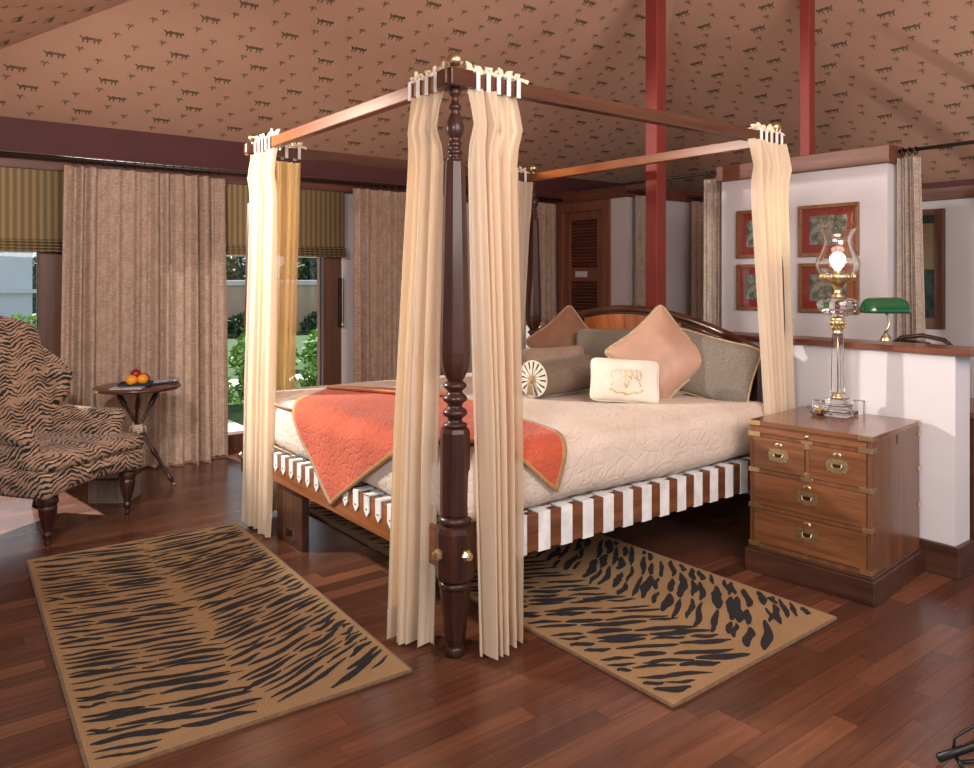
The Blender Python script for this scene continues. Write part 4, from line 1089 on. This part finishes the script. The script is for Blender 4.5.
# ================================================================== TABLE WITH FRUIT
tb = empty('folding_table', (-.345, 3.27, 0)); tag(tb, 'small round dark table on crossed turned legs tied with rope', 'table')
MB().lathe([(.662, .265), (.665, .275), (.68, .278), (.684, .272)], 40).build('tabletop', M['mahogany_x'], tb)
MB().lathe([(0, .006), (.012, .012), (.022, .006)], 8, mat=Matrix.Translation((-.262, -.09, .672)) @ Matrix.Rotation(-PI / 2, 4, 'Y')).build('hinge', M['brass'], tb)
for k in range(3):
    a0_ = math.radians(-38 + 120 * k); dv = Vector((math.cos(a0_), math.sin(a0_), 0)); off = Vector((math.cos(a0_ + PI / 2), math.sin(a0_ + PI / 2), 0)) * .013
    p0 = dv * .25 + off; p1 = dv * -.165 + Vector((0, 0, .662)) + off
    d_ = p1 - p0; Lg = d_.length
    pr = [(0, .006), (.01, .009), (.03, .010), (.05, .016), (.07, .016), (.085, .009), (Lg * .3, .011), (Lg * .33, .018), (Lg * .36, .018), (Lg * .39, .011), (Lg * .52, .013), (Lg * .8, .010), (Lg * .84, .018), (Lg * .9, .020), (Lg * .95, .014), (Lg - .012, .01)]
    l_ = MB().lathe(pr, 12, mat=axm(p0, d_)).build('leg', M['mahogany'], tb)
    MB().lathe([(0, .006), (.004, .010), (.022, .0105)], 10, mat=axm(p0, d_)).build('ferrule', M['brass'], l_)
rp = MB(); rr = random.Random(4)
for k in range(5):
    ph = rr.uniform(0, 6); rp.tube([(.028 * math.cos(a * PI / 6 + ph), .028 * math.sin(a * PI / 6 + ph), .375 + k * .012 + .008 * math.sin(a * PI / 6 * 1 + ph)) for a in range(12)], .006, 6, closed=True)
for k in range(5):
    a = rr.uniform(0, 6.28); rp.tube([(.03 * math.cos(a), .03 * math.sin(a), .40), (.05 * math.cos(a), .05 * math.sin(a), .405), (.055 * math.cos(a), .055 * math.sin(a), .37)], .005, 5)
rp.build('rope_lashing', M['rope'], tb)
TZ = .6842
tb0 = Vector((-.345, 3.27))
def rug_box(name, c, sx, sy, h, rz, mat, label, cat, group=None):
    o = MB().box(-sx / 2, sx / 2, -sy / 2, sy / 2, 0, h, .002).build(name, mat); o.location = c; o.rotation_euler = (0, 0, rz); tag(o, label, cat, group); return o
paper = simple('magazine_cover', srgb(170, 178, 196), .4, .35, 30); paper2 = simple('dark_magazine_cover', srgb(44, 46, 56), .35, .6, 24)
mg = rug_box('magazine', (-.43, 3.17, TZ), .20, .13, .008, -.5, paper, 'pale magazine at the front left edge of the small table', 'magazine', 'magazines on the small table')
rug_box('magazine', (-.20, 3.30, TZ), .22, .15, .012, .35, paper2, 'dark magazine lying right of the fruit tray', 'magazine', 'magazines on the small table')
rug_box('magazine', (-.185, 3.31, TZ + .0125), .20, .12, .006, .15, paper, 'pale magazine on top of the dark one on the small table', 'magazine', 'magazines on the small table')
ty = empty('fruit_tray', (-.365, 3.235, TZ + .0085), -.45); tag(ty, 'small dark tray holding the fruit', 'tray')
MB().box(-.10, .10, -.07, .07, 0, .006, .002).build('tray_base', M['black'], ty)
MB().box(-.10, .10, -.07, -.064, .004, .02, .001).box(-.10, .10, .064, .07, .004, .02, .001).box(-.10, -.094, -.07, .07, .004, .02, .001).box(.094, .10, -.07, .07, .004, .02, .001).build('tray_rim', M['black'], ty)
def fruit(name, c, r, mat, label, cat, apple=False):
    pr = []
    for i in range(13):
        a = PI * i / 12 - PI / 2; rr_ = r * math.cos(a) * (1 + (.04 * math.sin(a) if apple else 0)); z = r * math.sin(a) * (.92 if apple else .95)
        if apple and i in (0, 12): z *= .80
        if not apple and i == 12: z *= .97
        pr.append((z, max(rr_, .0005)))
    o = MB().lathe(pr, 22).build(name, mat); o.location = c
    if apple: MB().tube([(0, 0, r * .7), (.003, .002, r * 1.08)], .0016, 5).build('stem', M['ring_wood'], o)
    else: MB().lathe([(r * .92, .004), (r * .955, .0035)], 6).build('stem', simple('calyx', srgb(86, 96, 40)), o)
    tag(o, label, cat, name + 's on the fruit tray')
orange = simple('orange_peel', srgb(236, 150, 36), .45, .05, 80); red = simple('apple_skin', srgb(142, 26, 34), .25, .3, 14)
fz = TZ + .0145
fruit('orange', (-.400, 3.200, fz + .0350), .037, orange, 'left orange at the front of the fruit tray', 'orange')
fruit('orange', (-.330, 3.200, fz + .0350), .037, orange, 'right orange at the front of the fruit tray', 'orange')
fruit('apple', (-.362, 3.252, fz + .068), .037, red, 'topmost red apple of the fruit pile', 'apple', True)
fruit('apple', (-.305, 3.262, fz + .034), .037, red, 'red apple low at the right of the fruit pile', 'apple', True)
fruit('apple', (-.375, 3.277, fz + .0), .001, red, None, None) if False else None
gb = MB().lathe([(0, .03), (.003, .035), (.05, .045), (.052, .042), (.006, .03)], 20).build('glass_tumbler', M['shade_glass']); gb.location = (-.125, 3.20, TZ); tag(gb, 'clear glass at the right edge of the small table', 'glass')
# ribbed box behind the chair
bx = empty('waste_basket', (-.54, 3.02, 0), math.radians(-36)); tag(bx, 'low ribbed pale basket on the floor behind the wing chair', 'basket')
m_ = MB().box(-.12, .12, -.10, .10, 0, .012, .003)
for i in range(13):
    m_.box(-.12 + i * .0185, -.12 + i * .0185 + .012, -.104, -.096, .01, .15, .002).box(-.12 + i * .0185, -.12 + i * .0185 + .012, .096, .104, .01, .15, .002)
for i in range(11): m_.box(-.122, -.114, -.1 + i * .0185, -.1 + i * .0185 + .012, .01, .15, .002).box(.114, .122, -.1 + i * .0185, -.1 + i * .0185 + .012, .01, .15, .002)
m_.box(-.115, .115, -.097, .097, .01, .14); m_.build('slatted_body', simple('weathered_wood', srgb(150, 138, 124), .8, .15, 30), bx)
MB().box(-.126, .126, -.108, .108, .145, .16, .004).build('rim', M['plinth'], bx)

# folded black stand in the near right corner
st = empty('folded_stand', (.80, -1.44, 0), 0); tag(st, 'black folded metal stand lying on the floor at the near right corner', 'stand')
MB().tube([(-.055, .045, .015), (.02, -.01, .045), (.16, -.11, .11)], .012, 8).build('bar', M['black'], st)
MB().tube([(-.02, .0, .012), (.05, -.06, .02), (.16, -.15, .04)], .006, 8).build('bar', M['black'], st)
MB().tube([(-.015, .02, .03), (-.005, .02, .07), (.03, -.01, .10), (.10, -.06, .135)], .005, 8).build('hoop', M['black'], st)
MB().tube([(-.02, .01, .02), (-.03, -.01, .004)], .006, 6).build('foot', M['black'], st)

# ================================================================== GARDEN
grass = simple('lawn_grass', srgb(52, 86, 40), .95, .35, 8); pav = simple('pale_paving', srgb(214, 210, 200), .9, .06, 2)
gr = mk('ground', [(-30, 3.98, -.03), (30, 3.98, -.03), (30, 45, -.03), (-30, 45, -.03)], [(0, 1, 2, 3)], grass); struct(gr)
struct(box('trim_9', -14, 1.0, 4.12, 5.6, -.03, .0, pav)); struct(box('trim_10', 1.0, 8, 4.12, 4.9, -.03, 0, pav))
struct(box('trim_11', -14, .2, 5.6, 13, -.028, -.005, pav)); struct(box('trim_12', .2, 12, 7.7, 8.4, -.028, .0, pav))
M['leaf'] = simple('leaf_green', srgb(104, 146, 58), .7, .45, 18); M['leaf_dark'] = simple('leaf_dark_green', srgb(50, 78, 46), .7, .5, 12)
def bush(c, rx, ry, h, n, mat, label, name='shrub', seed=0, ls=.05, group='shrubs outside the glass doors', z0=0.0, trunk=False):
    rr = random.Random(seed); e = empty(name, (c[0], c[1], z0)); tag(e, label, 'tree' if trunk else 'shrub', group)
    v = []; f = []
    for i in range(n):
        a = rr.uniform(0, 2 * PI); el = rr.uniform(0, 1); r = rr.uniform(.55, 1.05) * (1 + .18 * math.sin(3 * a + seed) + .12 * math.sin(7 * a))
        p = Vector((rx * r * math.cos(a) * math.sqrt(1 - el * el * .8), ry * r * math.sin(a) * math.sqrt(1 - el * el * .8), h * (.08 + el * .9 * min(1, r))))
        d1 = Vector((rr.uniform(-1, 1), rr.uniform(-1, 1), rr.uniform(-.4, 1))).normalized(); d2 = d1.cross(Vector((rr.uniform(-1, 1), rr.uniform(-1, 1), rr.uniform(-1, 1)))).normalized(); s_ = ls * rr.uniform(.6, 1.3)
        k = len(v); v += [p - d1 * s_, p + d2 * s_ * .4, p + d1 * s_, p - d2 * s_ * .4]; f.append((k, k + 1, k + 2, k + 3))
    mk('foliage', v, f, mat, e)
    MB().tube([(0, 0, -.05), (.02, .01, h * .3), (0, 0, h * .6)], [.05 * h, .035 * h, .02 * h], 8).build('trunk' if trunk else 'stem', M['plinth'], e)
for i, (x, y, rx, ry, h, m_) in enumerate([(1.0, 6.2, .30, .3, .42, 'leaf'), (1.75, 6.3, .30, .3, .5, 'leaf'), (2.5, 6.2, .30, .3, .45, 'leaf'), (3.25, 6.4, .30, .3, .5, 'leaf'), (1.6, 9.3, .5, .4, .55, 'leaf'), (2.85, 9.2, .5, .4, .62, 'leaf'), (4.1, 9.4, .5, .4, .6, 'leaf')]):
    lab = ['low bright green shrub nearest the glass door, just right of the curtain', 'low bright green shrub outside, behind the sunlit bed curtain', 'low bright green shrub outside, right of the bed curtain', 'low green shrub outside beside the right window frame',
           'green shrub beyond the garden path, left of the bed curtain', 'green shrub beyond the garden path, behind the bed curtain', 'green shrub beyond the garden path, by the right window frame'][i]
    bush((x, y), rx, ry, h, 1400 if y < 8 else 1500, M[m_], lab, seed=i + 3, ls=.045 if y < 8 else .06)
bush((-.33, 8.5), .3, .3, 1.0, 1300, M['leaf'], 'bright green shrub seen above the tiger chair through the left glass door', seed=31, ls=.06)
for i, x in enumerate((3.4, 5.4, 7.4, 9.4)):
    bush((x, 16.2), .75, .6, .55, 1200, M['leaf_dark'], ['dark shrub at the foot of the garden wall, left of the others', 'dark shrub second from left at the foot of the garden wall', 'dark shrub third from left at the foot of the garden wall', 'dark shrub at the right end along the garden wall'][i], seed=50 + i, ls=.1)
gw = empty('garden_wall', (8.2, 17.6, 0)); tag(gw, 'tan rendered garden wall with pale coping beyond the shrubs', 'wall')
MB().box(-5.5, 12, -.15, .15, -.05, 1.22).build('wall_body', simple('tan_render', srgb(186, 164, 142), .9, .05, 2), gw)
MB().box(-5.6, 12, -.2, .2, 1.22, 1.36, .02).build('coping', M['plaster'], gw)
for i, (x, y, r, h) in enumerate([(6.2, 22, 1.2, 3.0), (9.6, 22, 1.2, 2.9), (13, 22, 1.2, 3.1), (2.2, 27, 1.3, 2.6)]):
    bush((x, y), r, 1.2, h, 2600, M['leaf_dark'], ['dark tree beyond the garden wall, left of the bed curtain', 'dark tree beyond the garden wall, behind the bed curtain', 'dark tree beyond the garden wall, by the right window frame', 'dark tree beside the pale house in the left window'][i], 'tree', 70 + i, .16, 'trees beyond the garden', trunk=True)
hs = empty('garden_house', (-3.9, 16.5, 0)); tag(hs, 'pale rendered house seen through the left glass door', 'building')
pale = simple('pale_house_render', srgb(196, 206, 220), .9, .03, 2)
MB().box(-9, 4.6, 0, 6, -.05, 2.6).box(-9.05, 4.68, -.10, 0, 1.10, 1.18, .01).build('wall_body', pale, hs)
MB().add([(-9.3, -.4, 2.55), (5.0, -.4, 2.55), (5.0, 6.4, 2.55), (-9.3, 6.4, 2.55), (-6, 3, 3.9), (2.0, 3, 3.9)], [(0, 1, 5, 4), (1, 2, 5), (2, 3, 4, 5), (3, 0, 4), (0, 3, 2, 1)]).build('roof', simple('pale_roof', srgb(206, 212, 220), .9, .05, 3), hs)
# slanted stay pole and white awning seen through the glass
aw = empty('garden_parasol', (1.15, 7.2, 0)); tag(aw, 'white garden awning on a slanted pole beyond the glass door', 'awning')
MB().tube([(-.10, 0, .60), (.30, .1, 1.75)], .014, 8).build('slanted_pole', M['white_strap'], aw)
MB().box(-.9, 2.6, -.3, 1.0, 1.72, 1.755, .01).build('canopy', M['white_strap'], aw)
MB().tube([(.30, .1, 0), (.30, .1, 1.74)], .012, 8).build('upright_pole', M['plaster'], aw)
